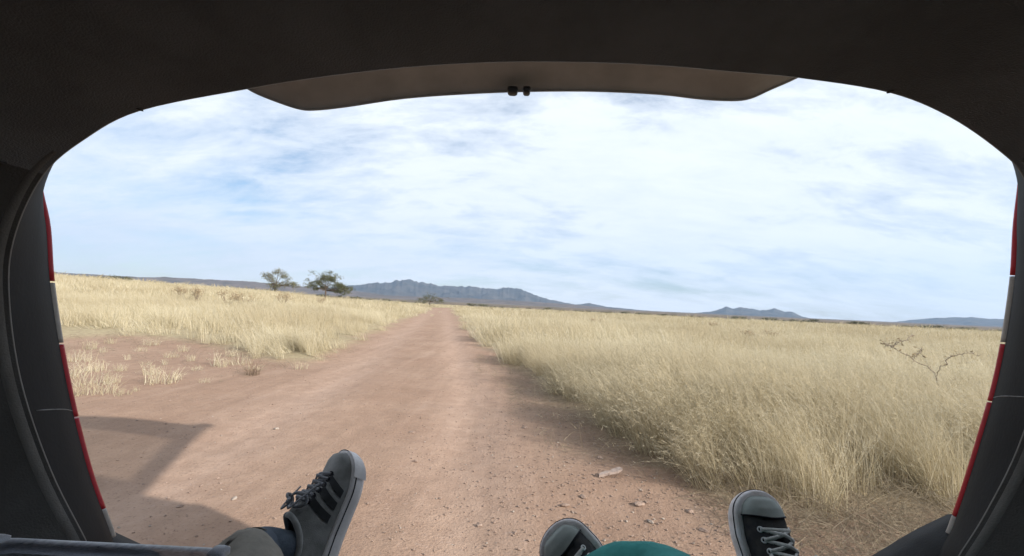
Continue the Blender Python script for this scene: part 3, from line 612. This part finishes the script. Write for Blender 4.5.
# seal: tube, fat at the sides
cpart('weatherstrip', *loft([[p + ((p - cen).normalized() * (math.cos(q) * .0035 + .0035) + Vector((0, 1, 0)) * math.sin(q) * .004) for p in ring] for q in [2 * math.pi * k / 8 for k in range(9)]], True), M['strip'])
tr = []
for i in arc(int(NR * 25.0 / 30), int(NR * 5.2 / 30)): pass
def side_roll(a, b):
    pts = [ring[i] for i in arc(a, b)]; n = len(pts); out = []
    for q in range(11):
        an = math.pi * (q / 10.) ; row = []
        for j, p in enumerate(pts):
            w = .005 + .017 * math.sin(math.pi * min(1, max(0, j / (n - 1)))) ** .6
            d = (p - cen); d.y = 0; d.normalize()
            row.append(p + d * (w * (1 - math.cos(an))) * 1.1 + Vector((0, -1, 0)) * (.006 + w * math.sin(an) * .9))
        out.append(row)
    return loft(out, False)
M['roll'] = mat('pillar_roll', (.18, .172, .16), .85, .12, 20, .0006, 400)
cpart('pillar_edge', *side_roll(int(NR * 28.6 / 30), int(NR * 5.6 / 30)), M['roll']); cpart('pillar_edge', *side_roll(int(NR * 17.6 / 30), int(NR * 25.4 / 30)), M['roll'])
# jamb between seal and outer skin
def jamb(idx): return loft([[ring[i].lerp(outer[i], t) + Vector((0, .012 * math.sin(math.pi * t), 0)) for i in idx] for t in (0, .12, .4, .7, 1)], False)
cpart('roof_frame', *jamb(arc(k_up0, k_up1)), M['jamb']); cpart('door_jamb', *jamb(arc(k_up1, k_dn0)), M['jamb']); cpart('sill', *jamb(arc(k_dn0, k_dn1)), M['bumper']); cpart('door_jamb', *jamb(arc(k_dn1, k_up0)), M['jamb'])
# outer skin
o1 = scl(outer, 1.03, -.02, 1.02); o2 = scl(outer, 1.07, -.08, 1.14); o3 = flat_y(scl(outer, 1.12, 0, 1.28), .2, .9)
o3b = flat_y(scl(outer, 1.13, 0, 1.29), -.45, 1); o4 = flat_y(scl(outer, 1.13, 0, 1.28), -1.3, 1); o5 = [Vector((p.x, p.y - .9, min(p.z, 1.0 + (p.z - 1.0) * .3))) for p in o4]; o6 = [Vector((cen.x + (p.x - cen.x) * .96, p.y - 1.0, min(p.z, .95))) for p in o5]
def windowed(vf, side_z):
    v, f = vf; wall = []; win = {-1: [], 1: []}
    for g in f:
        c = sum((Vector(v[i]) for i in g), Vector()) / len(g)
        if len(g) == 4 and -1.3 < c.y < -.45 and side_z[0] < c.z < side_z[1] and abs(c.x - cen.x) > .5: win[1 if c.x > 0 else -1].append(g)
        else: wall.append(g)
    return v, wall, win
v, wall, win = windowed(loft([outer, o1, o2, o3, o3b, o4, o5, o6], True, False, True), (.95, 1.40))
cpart('body_shell', v, wall, M['body'])
for q in (-1, 1): cpart('side_window', v, win[q], M['glass'])
# tail lamps along each outer corner
def lamp(segs, side):
    root = None
    for nm, a, b, m_ in segs:
        idx = [q for q in np.linspace(NR * a / 30, NR * b / 30, 16)]
        def L(loop, q):
            i = int(math.floor(q)) % NR; return loop[i].lerp(loop[(i + 1) % NR], q - math.floor(q))
        rws = []
        for kx, ky in ((.006, -.012), (.0, .001), (-.001, .005), (.001, .009), (.010, .012), (.045, .012), (.05, -.10), (.03, -.12), (.006, -.05)):
            rws.append([L(outer, q) + Vector((side * kx, ky, 0)) for q in idx])
        v, f = loft(rws, False); n = len(idx)
        f.append(tuple(r * n for r in range(len(rws)))); f.append(tuple(r * n + n - 1 for r in reversed(range(len(rws)))))
        if root is None:
            root = cpart('tail_lamp', v, f, m_)
        else: cpart(nm, v, f, m_, root)
lamp([('red_lens', .45, 1.58, M['red']), ('clear_lens', 2.5 - .1, 3.10, M['clear']), ('red_lens', 3.12, 5.6, M['red']), ('red_lens', 1.6, 2.38, M['red']), ('lamp_base', -.02, .43, M['clear'])], -1)
lamp([('red_lens', 17.6, 19.85, M['red']), ('clear_lens', 19.87, 20.68, M['clear']), ('red_lens', 20.7, 21.38, M['red']), ('red_lens', 21.4, 23.05, M['red']), ('lamp_base', 23.07, 23.7, M['clear'])], 1)
# thin panel joint across each jamb
for q in (int(NR * 1.72 / 30), int(NR * 21.4 / 30)):
    cpart('panel_joint', *tube([ring[q].lerp(outer[q], t) + Vector((0, .012 * math.sin(math.pi * t) - .001, 0)) for t in np.linspace(.1, 1, 8)], .0009, 6), M['seam'])
# bumper with raised ends
def bump_row(dy, dz):
    P = [(90, 528, .93), (112, 538, .955), (135, 549, .975), (190, 580, 1.0), (330, 605, 1.03), (512, 612, 1.04), (700, 605, 1.03), (840, 582, 1.0), (900, 550, .975), (925, 535, .96), (945, 524, .95), (975, 510, .925)]
    return [Vector(p.tolist()) + Vector((0, dy, dz)) for p in spline([tuple(pt(a, b, d * KC)) for a, b, d in P], 60)]
cpart('bumper', *loft([bump_row(-.09, -.012), bump_row(-.04, .0), bump_row(0, -.004), bump_row(.05, -.03), bump_row(.08, -.08), bump_row(.085, -.16), bump_row(.0, -.26)], False), M['bumper'])
# wheels
for sx in (-1, 1):
    for wy in (-.25, -3.05):
        rws = []
        for x, r in ((-.11, .20), (-.115, .29), (-.09, .34), (0, .35), (.09, .34), (.115, .29), (.11, .20)):
            rws.append([Vector((cen.x + sx * .74 + x, wy + r * math.cos(a), .345 + r * math.sin(a))) for a in [2 * math.pi * k / 28 for k in range(28)]])
        w_ = cpart('wheel', *loft(rws, True), M['rubber'])
        sp_ = [tube([Vector((cen.x + sx * .83, wy, .345)), Vector((cen.x + sx * .835, wy + .2 * math.cos(a), .345 + .2 * math.sin(a)))], [.035, .025], 6) for a in [2 * math.pi * k / 5 for k in range(5)]]
        sp_.append(tube([Vector((cen.x + sx * .835, wy + .2 * math.cos(a), .345 + .2 * math.sin(a))) for a in [2 * math.pi * k / 24 for k in range(25)]], .015, 6))
        cpart('rim', *join(sp_), M['metal'], w_)
# tailgate, swung up above the opening
ENDP = [(175, 50, 1.33), (205, 62, 1.36), (235, 82, 1.40), (250, 91, 1.42), (272, 100, 1.45), (295, 107.5, 1.48), (312, 108.5, 1.50), (345, 105, 1.52), (400, 97, 1.55), (460, 92.5, 1.57), (520, 90, 1.58), (590, 89.5, 1.575), (660, 92.5, 1.56), (705, 97.5, 1.54), (738, 99, 1.52), (756, 96.5, 1.50), (775, 88, 1.48), (800, 77, 1.46), (830, 62, 1.44), (884, 44, 1.42)]
ne = 72; E_ = [Vector(p.tolist()) for p in spline([tuple(pt(a, b - 3.5, d * .95)) for a, b, d in ENDP], ne)]
HG = [Vector((cen.x + (-.76 + 1.52 * i / (ne - 1)), .62, 1.46 - .05 * (2 * i / (ne - 1) - 1) ** 2)) for i in range(ne)]
def gate_pt(i, t, off=0.):
    p = E_[i].lerp(HG[i], t); s = 2 * i / (ne - 1) - 1
    p = p + Vector((0, 0, .10 * math.sin(math.pi * min(1, t * 1.0)) * (1 - .97 * s * s)))      # crown
    p = p + Vector((0, 0, .045 * (1 - math.exp(-t * 16))))                                        # turned-down end lip
    return p + Vector((0, .03 * (1 - t), off))
ts = [0, .02, .045, .08, .14, .22, .32, .40, .52, .66, .80, .92, 1.0]
def gate_sheet(i0, i1, t0, t1, off):
    tt = [t for t in ts if t0 - 1e-6 <= t <= t1 + 1e-6]; return loft([[gate_pt(i, t, off) for i in range(i0, i1 + 1)] for t in tt], False)
def gate_solid(i0, i1, t0, t1, lo, hi):
    tt = [t for t in ts if t0 - 1e-6 <= t <= t1 + 1e-6]; n = i1 - i0 + 1; m = len(tt)
    va, fa = gate_sheet(i0, i1, t0, t1, lo); vb, fb = gate_sheet(i0, i1, t0, t1, hi); o = len(va); f = list(fa) + [tuple(q + o for q in reversed(g)) for g in fb]
    for j in range(n - 1): f += [(j, j + 1, o + j + 1, o + j), ((m - 1) * n + j, o + (m - 1) * n + j, o + (m - 1) * n + j + 1, (m - 1) * n + j + 1)]
    for r in range(m - 1): f += [(r * n, o + r * n, o + (r + 1) * n, (r + 1) * n), (r * n + n - 1, (r + 1) * n + n - 1, o + (r + 1) * n + n - 1, o + r * n + n - 1)]
    return va + vb, f
gate = cpart('tailgate', *gate_solid(0, ne - 1, 0, .32, 0, .06), M['gate'])
cpart('gate_rail', *gate_solid(0, 5, .32, 1.0, .004, .056), M['gate'], gate); cpart('gate_rail', *gate_solid(ne - 4, ne - 1, .32, 1.0, .004, .056), M['gate'], gate)
cpart('hinge_rail', *gate_solid(5, ne - 4, .92, 1.0, .004, .056), M['gate'], gate)
cpart('window_glass', *gate_solid(5, ne - 4, .32, .92, .028, .034), M['glass'], gate)
v, f = gate_sheet(0, ne - 1, 0, .0, 0) if False else tube([gate_pt(i, .0, -.001) for i in range(3, ne - 3)], .004, 6); cpart('edge_seal', v, f, M['gate'], gate)
for px in ((507.5, 518), (523, 530.5)):
    a = pt(px[0], 89, 1.50); b = pt(px[1], 89, 1.50); c = (a + b) / 2; hw = (b - a).length / 2; rws = []
    for z, k in ((.0, 1.0), (-.008, 1.0), (-.014, .92), (-.018, .7)):
        rws.append([c + Vector((hw * k * math.copysign(abs(math.cos(q)) ** .5, math.cos(q)), .02 * k * math.copysign(abs(math.sin(q)) ** .5, math.sin(q)), z)) for q in [2 * math.pi * j / 20 for j in range(20)]])
    cpart('rubber_stop', *loft(rws, True, True, True), M['black'], gate)

# ------------------------------------------------------------------ clear storage tub in the boot
tub_c = pt(125, 545, .50); FLOOR = min(p.z for p in ring) + .012
tw, tdp, tz1 = .262, .30, pt(243, 540, .50).z
x1 = pt(243, 546, .50).x; x0 = pt(12, 546, .50).x; y1 = .505
root = empty('storage_tub', ((x0 + x1) / 2, y1 - .18, FLOOR)); tag(root, 'clear plastic storage tub at the lower left inside the car', 'tub')
def rrect(hx, hy, r, z, n=6):
    out = []
    for sx, sy, a0 in ((1, 1, 0), (-1, 1, 90), (-1, -1, 180), (1, -1, 270)):
        for k in range(n + 1):
            a = math.radians(a0 + 90 * k / n); out.append(Vector((sx * (hx - r) + r * math.cos(a), sy * (hy - r) + r * math.sin(a), z)))
    return out
hx, hy, hz = (x1 - x0) / 2, .18, tz1 - FLOOR
pydata('body', *loft([rrect(hx - .035, hy - .03, .02, .004), rrect(hx - .03, hy - .025, .022, .012), rrect(hx - .008, hy - .008, .022, hz - .02), rrect(hx - .010, hy - .010, .022, hz - .021), rrect(hx - .032, hy - .027, .022, .015), rrect(hx - .037, hy - .032, .02, .007)], True, True, True), M['tub'], root)
pydata('rim', *loft([rrect(hx - .012, hy - .012, .02, hz - .011), rrect(hx, hy, .022, hz - .010), rrect(hx, hy, .022, hz - .004), rrect(hx - .003, hy - .003, .022, hz), rrect(hx - .014, hy - .014, .018, hz), rrect(hx - .015, hy - .015, .018, hz - .012)], True), M['rim_tub'], root)
for sx in (-1, 1):
    for sy in (-1, 1):
        pydata('corner_stop', *loft([[Vector((sx * (hx - .011), sy * (hy - .011), hz - .004)) + p for p in rrect(.009 * k, .009 * k, .004, z, 3)] for z, k in ((0, 1), (.006, 1), (.0085, .7))], True, False, True), M['rim_tub'], root)
for k in (-.05, .045):
    pydata('rib', *tube([(k, hy - .0062, hz - .03), (k, hy - .017, hz * .5), (k, hy - .028, .03)], .0015, 6), M['rim_tub'], root)

# ------------------------------------------------------------------ shoes
U_ = [0, .03, .1, .25, .45, .6, .72, .82, .90, .96, .985, 1.0]; HWP = [0, .019, .031, .0345, .0345, .041, .046, .0455, .039, .0265, .016, 0]
UH = [0, .08, .22, .40, .52, .66, .80, .90, .96, 1.0]; HH = [.078, .088, .086, .098, .086, .066, .054, .046, .037, .014]
def shoe_hw(u):
    if u > .82: return .0455 * math.sqrt(max(0, 1 - ((u - .82) / .18) ** 2.3))
    if u < .12: return .032 * math.sqrt(max(0, 1 - ((.12 - u) / .12) ** 2.2))
    return float(np.interp(u, U_, HWP))
class Shoe:
    def __init__(s, L, wk, hk, sh=0.): s.L, s.wk, s.hk, s.sh = L, wk, hk, sh
    def S(s, u, th, off=0.):
        hw = shoe_hw(u) * s.wk * .96; h = float(np.interp(u - s.sh * math.sin(math.pi * min(1, u)) , UH, HH)) * s.hk; z0 = .016
        c, q = math.cos(th), math.sin(th); pw = 1.0 if u < .78 else 1.0 - .35 * (u - .78) / .22
        x = math.copysign(abs(c) ** .75, c) * hw; z = z0 + (h - z0) * abs(q) ** (.9 * pw)
        n = Vector((c * 1.2, 0 if u < .75 else (u - .75) * 3.5, q)).normalized()
        return Vector((x, u * s.L, z)) + n * off
    def patch(s, u0f, u1f, t0, t1, nu, nt, off):
        rows = []
        for a in range(nt + 1):
            th = t0 + (t1 - t0) * a / nt; rows.append([s.S(u0f(th) + (u1f(th) - u0f(th)) * b / nu, th, off) for b in range(nu + 1)])
        return loft(rows, False)
def build_shoe(kind, L, wk, hk, Mw, parent, P0, label, mats):
    op = mats['open']; sh = Shoe(L, wk, hk, op - .20)
    def spring(p):
        p = Vector(p); k = max(0., p.y / L - .66); e_ = min(1., max(0., p.y / L - .80) / .2)
        if p.z < .012: p.z += (.012 - p.z) * .45 * e_ * e_
        p.z += mats['spring'] * k * k; p.y -= mats['spring'] * k * k * .25; return p
    def add(name, v, f, m, par): return pydata(name, [Mw @ spring(p) - P0 for p in v], f, m, par)
    us = [.5 - .5 * math.cos(math.pi * k / 64) for k in range(65)]; nt = 48; rows = [[sh.S(u, math.pi * j / nt) for j in range(nt + 1)] for u in us]
    v, f = loft(rows, False); keep = []
    for g in f:
        c = sum((Vector(v[i]) for i in g), Vector()) / 4; u = c.y / L; j = (g[0] % (nt + 1) + .5) / nt - .5
        if ((u - op) / .19) ** 2 + (j / .27) ** 2 < 1: continue
        keep.append(g)
    up = add(kind, v, keep, mats['upper'], parent)
    # collar
    cr = [sh.S(op + .195 * math.cos(a), math.pi * (.5 + .275 * math.sin(a)), .001) for a in [2 * math.pi * k / 40 for k in range(41)]]
    add('collar', *tube(cr, .0055, 8), mats['collar'], up)
    # sole
    def outl(g, z, n=44):
        R = []
        uu = [.5 - .5 * math.cos(math.pi * k / n) for k in range(n + 1)]
        for u in uu: R.append(Vector((shoe_hw(u) * wk * (1 + g / .042), u * L + g * (u - .5) * 2, z)))
        for u in reversed(uu[1:-1]): R.append(Vector((-shoe_hw(u) * wk * (1 + g / .042), u * L + g * (u - .5) * 2, z)))
        return R
    sz = mats['sole_h']; g0 = mats['flange']
    sole = add('sole', *loft([outl(g0 - .010, -.010), outl(g0 - .004, -.0075), outl(g0, .0), outl(g0, sz - .006), outl(g0 - .0015, sz - .002), outl(g0 - .004, sz), outl(-.006, sz)], True, True, True), mats['sole'], up)
    add('foxing_line', *tube(outl(g0 + .0004, sz - .009) + [outl(g0, sz - .009)[0]], .0012, 5), mats['line'], sole)
    # lacing
    def lace(pts, r=.0032): return tube([Vector(p.tolist()) for p in spline([tuple(p) for p in pts], 14)], r, 8, .55)
    eu = mats['eyelets']; half = mats['gap']; lc = []
    for k, u in enumerate(eu):
        A = sh.S(u, math.pi / 2 - half, .002); B = sh.S(u, math.pi / 2 + half, .002)
        for e, th in ((A, math.pi / 2 - half), (B, math.pi / 2 + half)):
            nrm = (sh.S(u, th, .01) - sh.S(u, th, 0)).normalized(); t1 = Vector((0, 1, 0)); t2 = nrm.cross(t1).normalized()
            add('eyelet', *tube([e + (t1 * math.cos(q) + t2 * math.sin(q)) * .0042 - nrm * .0010 for q in [2 * math.pi * j / 14 for j in range(15)]], .0013, 6), mats['eyelet'], up)
            add('eyelet_hole', *tube([e - nrm * .0034, e - nrm * .0008], .0034, 10), mats['line'], up)
        mid = sh.S(u - .004, math.pi / 2, .006)
        if k == 0: lc.append(lace([A, A.lerp(mid, .6) + Vector((0, 0, .002)), mid, B.lerp(mid, .6) + Vector((0, 0, .002)), B]))
        else:
            up_ = eu[k - 1]; A0 = sh.S(up_, math.pi / 2 - half, .0); B0 = sh.S(up_, math.pi / 2 + half, .0); m2 = sh.S((u + up_) / 2, math.pi / 2, .007)
            lc.append(lace([A0, A0.lerp(m2, .5) + Vector((0, 0, .001)), m2, B.lerp(m2, .5) + Vector((0, 0, .003)), B])); lc.append(lace([B0, B0.lerp(m2, .5) + Vector((0, 0, .002)), m2 + Vector((0, 0, .004)), A.lerp(m2, .5) + Vector((0, 0, .004)), A]))
    ul = eu[-1]; kn = sh.S(ul - .02, math.pi / 2, .012)
    for sx in (-1, 1):
        lc.append(lace([kn, kn + Vector((sx * .018, .012, .008)), kn + Vector((sx * .032, .014, -.008)), kn + Vector((sx * .036, .0, -.016)), kn + Vector((sx * .020, -.008, -.004)), kn], .0034))
        lc.append(lace([kn, kn + Vector((sx * .020, -.012, .006)), kn + Vector((sx * .036, .01, -.006)), kn + Vector((sx * .048, .036, -.022))], .0030))
    lc.append(tube([kn + Vector((-.006, 0, .002)), kn + Vector((0, 0, .004)), kn + Vector((.006, 0, .002))], [.004, .0065, .004], 8))
    add('laces', *join(lc), mats['lace'], up)
    # tongue between the eyelet rows
    add('tongue', *sh.patch(lambda t: eu[-1] - .07, lambda t: eu[0] + .012, math.pi / 2 - half * .55, math.pi / 2 + half * .55, 14, 6, .0016), mats['tongue'], up)
    if mats.get('cap'):
        add('toe_cap', *sh.patch(lambda t: .835 + .02 * abs(math.cos(t)), lambda t: .999, .10, math.pi - .10, 14, 28, .0022), mats['cap'], up)
        add('cap_trim', *tube([sh.S(.835 + .02 * abs(math.cos(t)), t, .0022) for t in np.linspace(.1, math.pi - .1, 30)], .0016, 6), mats['line'], up)
    if mats.get('stripe'):
        for k in range(3):
            c = .775 - .08 * k
            for sd_ in (1, -1):
                t0, t1 = (.20, 1.02) if sd_ > 0 else (math.pi - .20, math.pi - 1.02)
                fu = lambda t, o: c + o - .11 * ((t if sd_ > 0 else math.pi - t) - 1.02) * -1.0
                add('stripe', *sh.patch(lambda t: fu(t, -.024), lambda t: fu(t, .024), t0, t1, 4, 10, .0011), mats['stripe'], up)
        # toe overlay, eyelet stay and heel tab
        add('toe_bumper', *loft([outl(g0 + .0012, -.004)[18:-17] and [p for p in outl(g0 + .0014, z) if p.y > L * .80] for z in (-.008, .002, sz - .003)], False), mats['sole'], sole)
        add('heel_tab', *sh.patch(lambda t: .004, lambda t: .09, math.pi / 2 - .9, math.pi / 2 + .9, 6, 14, .0014), mats['stripe'], up)
    if label: up['label'] = label
    return sh
def frame_from(ycam, zcam, Lpt_local, target):
    y = cdir(*ycam); z = cdir(*zcam); z = (z - y * z.dot(y)).normalized(); x = y.cross(z)
    m = Matrix((x, y, z)).transposed(); loc = target - m @ Vector(Lpt_local)
    return Matrix.Translation(loc) @ m.to_4x4()
M['suede'] = mat('grey_suede', (.235, .238, .235), .95, .24, 34, .0006, 600, sheen=.25)
M['stripe'] = mat('dark_stripe', (.028, .030, .034), .7, .15, 60, .0004, 500)
M['mid_sole'] = mat('rubber_sole', (.74, .72, .73), .75, .10, 25, .0004, 300)
M['lace_dark'] = mat('dark_lace', (.24, .245, .265), .95, .15, 300, .0006, 900)
M['navy'] = mat('sole_line', (.02, .02, .028), .8, .1)
M['canvas'] = mat('black_canvas', (.026, .028, .034), .92, 0, 45, .0009, 900, col2=(.058, .054, .052))
M['cap_rubber'] = mat('toe_rubber', (.27, .30, .285), .55, .10, 30, .0003, 200)
M['fox'] = mat('foxing_rubber', (.60, .55, .53), .75, 0, 38, .0005, 200, col2=(.82, .79, .81))
M['lace_grey'] = mat('grey_lace', (.62, .62, .60), .95, .12, 200, .0006, 900)
M['eyelet'] = mat('eyelet_metal', (.75, .76, .78), .35, .05, spec=.6)
M['sock'] = mat('sock_knit', (.085, .105, .135), .98, .16, 60, .0012, 420)
M['khaki'] = mat('khaki_cloth', (.23, .212, .182), .95, .12, 24, .003, 40)
M['teal'] = mat('teal_cloth', (.05, .25, .235), .95, .16, 20, .003, 36)
M['skin'] = mat('skin', (.42, .27, .20), .6, .06, 20)
M['shirt'] = mat('shirt_cloth', (.10, .11, .13), .95, .1, 20, .002, 60)
M['hair'] = mat('hair', (.04, .028, .02), .7, .2, 80)
G_MATS = dict(upper=M['suede'], collar=M['suede'], sole=M['mid_sole'], line=M['navy'], lace=M['lace_dark'], eyelet=M['navy'], tongue=M['suede'], stripe=M['stripe'], sole_h=.022, flange=.004, spring=.20, open=.31, eyelets=[.80, .76, .72, .68, .64, .60], gap=.52)
C_MATS = dict(upper=M['canvas'], collar=M['canvas'], sole=M['fox'], line=M['navy'], lace=M['lace_grey'], eyelet=M['eyelet'], tongue=M['canvas'], cap=M['cap_rubber'], sole_h=.024, flange=.009, spring=.08, open=.20, eyelets=[.765, .70, .635, .57, .505], gap=.66)

# ------------------------------------------------------------------ people (lying in the boot, only legs reach the view)
def skin_mesh(name, chain, edges, radii, m, parent, P0, root_i=0, sub=2):
    me = bpy.data.meshes.new(name); me.from_pydata([tuple(Vector(c) - P0) for c in chain], edges, [])
    o = bpy.data.objects.new(name, me); COL.objects.link(o); o.parent = parent
    md = o.modifiers.new('skin', 'SKIN'); md.use_smooth_shade = True
    for i, d in enumerate(me.skin_vertices[0].data):
        r = radii[i]; d.radius = r if isinstance(r, tuple) else (r, r); d.use_root = (i == root_i)
    o.modifiers.new('sub', 'SUBSURF').levels = sub; o.modifiers['sub'].render_levels = sub
    me.materials.append(m); return o
def body(parent, P0, hip, legs, cloth, sh_off, mirror):
    """continuous body behind the camera: pelvis, torso, arms, head; trousers as clothing over the legs"""
    px, py, pz = hip
    ch = [(px, py, pz), (px, py - .20, pz + .08), (px, py - .38, pz + .17), (px, py - .47, pz + .25), (px, py - .53, pz + .33), (px, py - .60, pz + .45),
          (px - .19, py - .40, pz + .18), (px - .26, py - .20, pz + .06), (px - .20, py + .02, pz + .10), (px - .17, py + .09, pz + .11),
          (px + .19, py - .40, pz + .18), (px + .26, py - .20, pz + .06), (px + .20, py + .02, pz + .10), (px + .17, py + .09, pz + .11)]
    ed = [(0, 1), (1, 2), (2, 3), (3, 4), (4, 5), (2, 6), (6, 7), (7, 8), (8, 9), (2, 10), (10, 11), (11, 12), (12, 13)]
    rd = [(.15, .11), (.14, .10), (.15, .10), .06, .085, .075, .06, .045, .033, .03, .06, .045, .033, .03]
    for lg in legs:
        prev = 0
        for k, p in enumerate(lg): ch.append(p); ed.append((prev, len(ch) - 1)); prev = len(ch) - 1; rd.append([.075, .055, .050, .036][min(k, 3)])
    skin_mesh('body', ch, ed, rd, M['shirt'], parent, P0)
# -- person with grey sneakers
shoeL = .285
Mg = frame_from((.15, .76, -.60), (-.72, .25, .64), (0, shoeL, .018), pt(354, 453, .96))
P1 = Vector((-.12, -.05, FLOOR)); per1 = empty('person', P1)
tag(per1, 'person in khaki trousers wearing a dark sock and grey sneaker with three dark stripes', 'person')
sh1 = build_shoe('sneaker', shoeL, 1.08, 1.02, Mg, per1, P1, 'grey suede sneaker with three dark side stripes', G_MATS)
ank = Mg @ Vector((0, .09, .075)); ank2 = Mg @ Vector((0, .078, .125))
cuff = pt(243, 574, .72); knee = Vector((-.235, .40, FLOOR + .14)); hip1 = Vector((-.12, -.08, FLOOR + .13))
def ring_tube(pts, rads, n=24, wr=.0, seed=1, squash=1.0):
    r = random.Random(seed); ph = [r.uniform(0, 6.28) for _ in range(6)]; rows = []; P_ = [Vector(p.tolist()) for p in spline([tuple(p) for p in pts], 30)]; R_ = [float(np.interp(k / 29, np.linspace(0, 1, len(rads)), rads)) for k in range(30)]
    prev = Vector((0, 0, 1))
    for i, p in enumerate(P_):
        t = (P_[min(i + 1, 29)] - P_[max(i - 1, 0)]).normalized(); a = (prev - t * prev.dot(t)).normalized(); prev = a; b = t.cross(a)
        rows.append([p + (a * math.cos(q) * squash + b * math.sin(q)) * R_[i] * (1 + wr * (math.sin(3 * q + ph[0] + i * .35) + .7 * math.sin(5 * q + ph[1] - i * .55) + .8 * math.sin(2 * q + ph[2]) * math.sin(i * .9 + ph[3]))) for q in [2 * math.pi * k / n for k in range(n)]])
    return rows
def addp(name, vf, m, parent, P0): return pydata(name, [Vector(p) - P0 for p in vf[0]], vf[1], m, parent)
sock_path = [Mg @ Vector((0, .092, .040)), Mg @ Vector((0, .090, .080)), Mg @ Vector((0, .080, .118)), (ank2 + cuff) / 2 + Vector((0, 0, .005)), cuff]
addp('sock', loft(ring_tube(sock_path, [.020, .032, .039, .043, .045], 32, .016, 4), True), M['sock'], per1, P1)
lp = [(ank2 * .30 + cuff * .70), cuff, cuff.lerp(knee, .5), knee, knee.lerp(hip1, .5) + Vector((0, 0, -.01)), hip1]
rw = ring_tube(lp, [.058, .060, .064, .075, .09, .11], 36, .05, 8)
hem = [[p.lerp(sum(rw[0], Vector()) / len(rw[0]), .12) for p in rw[2]], [p.lerp(sum(rw[0], Vector()) / len(rw[0]), .10) for p in rw[0]]]
addp('trousers', loft(hem + rw, True), M['khaki'], per1, P1)
other = [Vector((.0, .0, FLOOR + .12)), Vector((.02, .22, FLOOR + .16)), Vector((.02, .45, FLOOR + .11)), Vector((.01, .62, FLOOR + .07))]
body(per1, P1, hip1, [[Vector((-.15, .05, FLOOR + .12)), knee, knee.lerp(ank2, .6), ank2], [Vector((-.03, .05, FLOOR + .12)), other[1], other[2]]], M['khaki'], 0, 1)
# -- person with black canvas shoes
cL = .268
Mr = frame_from((.03, .84, -.50), (.24, .42, .85), (0, cL, .016), pt(752.5, 494, .885))
Ml = frame_from((-.66, .56, -.46), (-.04, .20, .96), (0, cL, .016), pt(552, 531, .90))
P2 = Vector((.42, -.05, FLOOR)); per2 = empty('person', P2)
tag(per2, 'person lying in the car in teal trousers and black canvas shoes with grey toe caps', 'person')
build_shoe('canvas_shoe', cL, 1.02, 1.04, Mr, per2, P2, 'black canvas shoe standing upright before the right grass', C_MATS)
build_shoe('canvas_shoe', cL, 1.02, 1.04, Ml, per2, P2, 'black canvas shoe tilted to the left beside the teal trouser leg', C_MATS)
hip2 = Vector((.42, -.08, FLOOR + .13))
aR = Mr @ Vector((0, .055, .09)); kR = Vector((.45, .40, FLOOR + .14))
rw = ring_tube([Mr @ Vector((0, .05, .10)), aR.lerp(kR, .35), kR, kR.lerp(hip2, .5), hip2], [.056, .058, .07, .09, .11], 30, .03, 12); addp('trouser_leg', loft(rw, True), M['teal'], per2, P2)
aL = Ml @ Vector((0, .06, .09))
c0 = pt(586, 591, .84); c1 = pt(676, 598, .72); kL = Vector((.27, .38, FLOOR + .16))
rw = ring_tube([c0, pt(630, 584, .79), c1, kL, kL.lerp(hip2, .5), hip2], [.056, .060, .062, .072, .09, .11], 48, .075, 15)
c_ = sum(rw[0], Vector()) / len(rw[0]); hem = [[p.lerp(c_, .16) for p in rw[3]], [p.lerp(c_, .14) for p in rw[0]], [p.lerp(c_, .02) for p in rw[0]]]
lg_ = addp('trouser_leg', loft(hem + rw, True), M['teal'], per2, P2)
addp('hem', tube([p + (p - c_) * .03 for p in rw[1]] + [rw[1][0] + (rw[1][0] - c_) * .03], .0022, 6), M['teal'], lg_, P2)
for Mx, q in ((Mr, aR), (Ml, aL)):
    addp('sock', loft(ring_tube([Mx @ Vector((0, .07, .04)), Mx @ Vector((0, .06, .09)), (Mx @ Vector((0, .05, .12))).lerp(kR if Mx is Mr else c0, .25)], [.033, .036, .038], 24, .01, 3), True), M['sock'], per2, P2)
body(per2, P2, hip2, [[Vector((.47, .05, FLOOR + .12)), kR, kR.lerp(aR, .6), aR], [Vector((.36, .05, FLOOR + .12)), kL, kL.lerp(c0, .7), aL]], M['teal'], 0, 1)

# ------------------------------------------------------------------ air
b = bmesh.new(); bmesh.ops.create_cube(b, size=1); hz_ = link('haze', b, None); hz_.scale = (19000, 19000, 1200); hz_.location = (0, 0, 600 - 4)
m = bpy.data.materials.new('air'); m.use_nodes = True; t = m.node_tree; t.nodes.clear()
pv = N(t, 'ShaderNodeVolumePrincipled', ins={'Density': 7.2e-5, 'Color': (.50, .70, 1, 1), 'Anisotropy': .1}); o = N(t, 'ShaderNodeOutputMaterial'); t.links.new(pv.outputs[0], o.inputs['Volume'])
hz_.data.materials.append(m); struct(hz_, 'stuff', 'thin blue haze over the far plain')
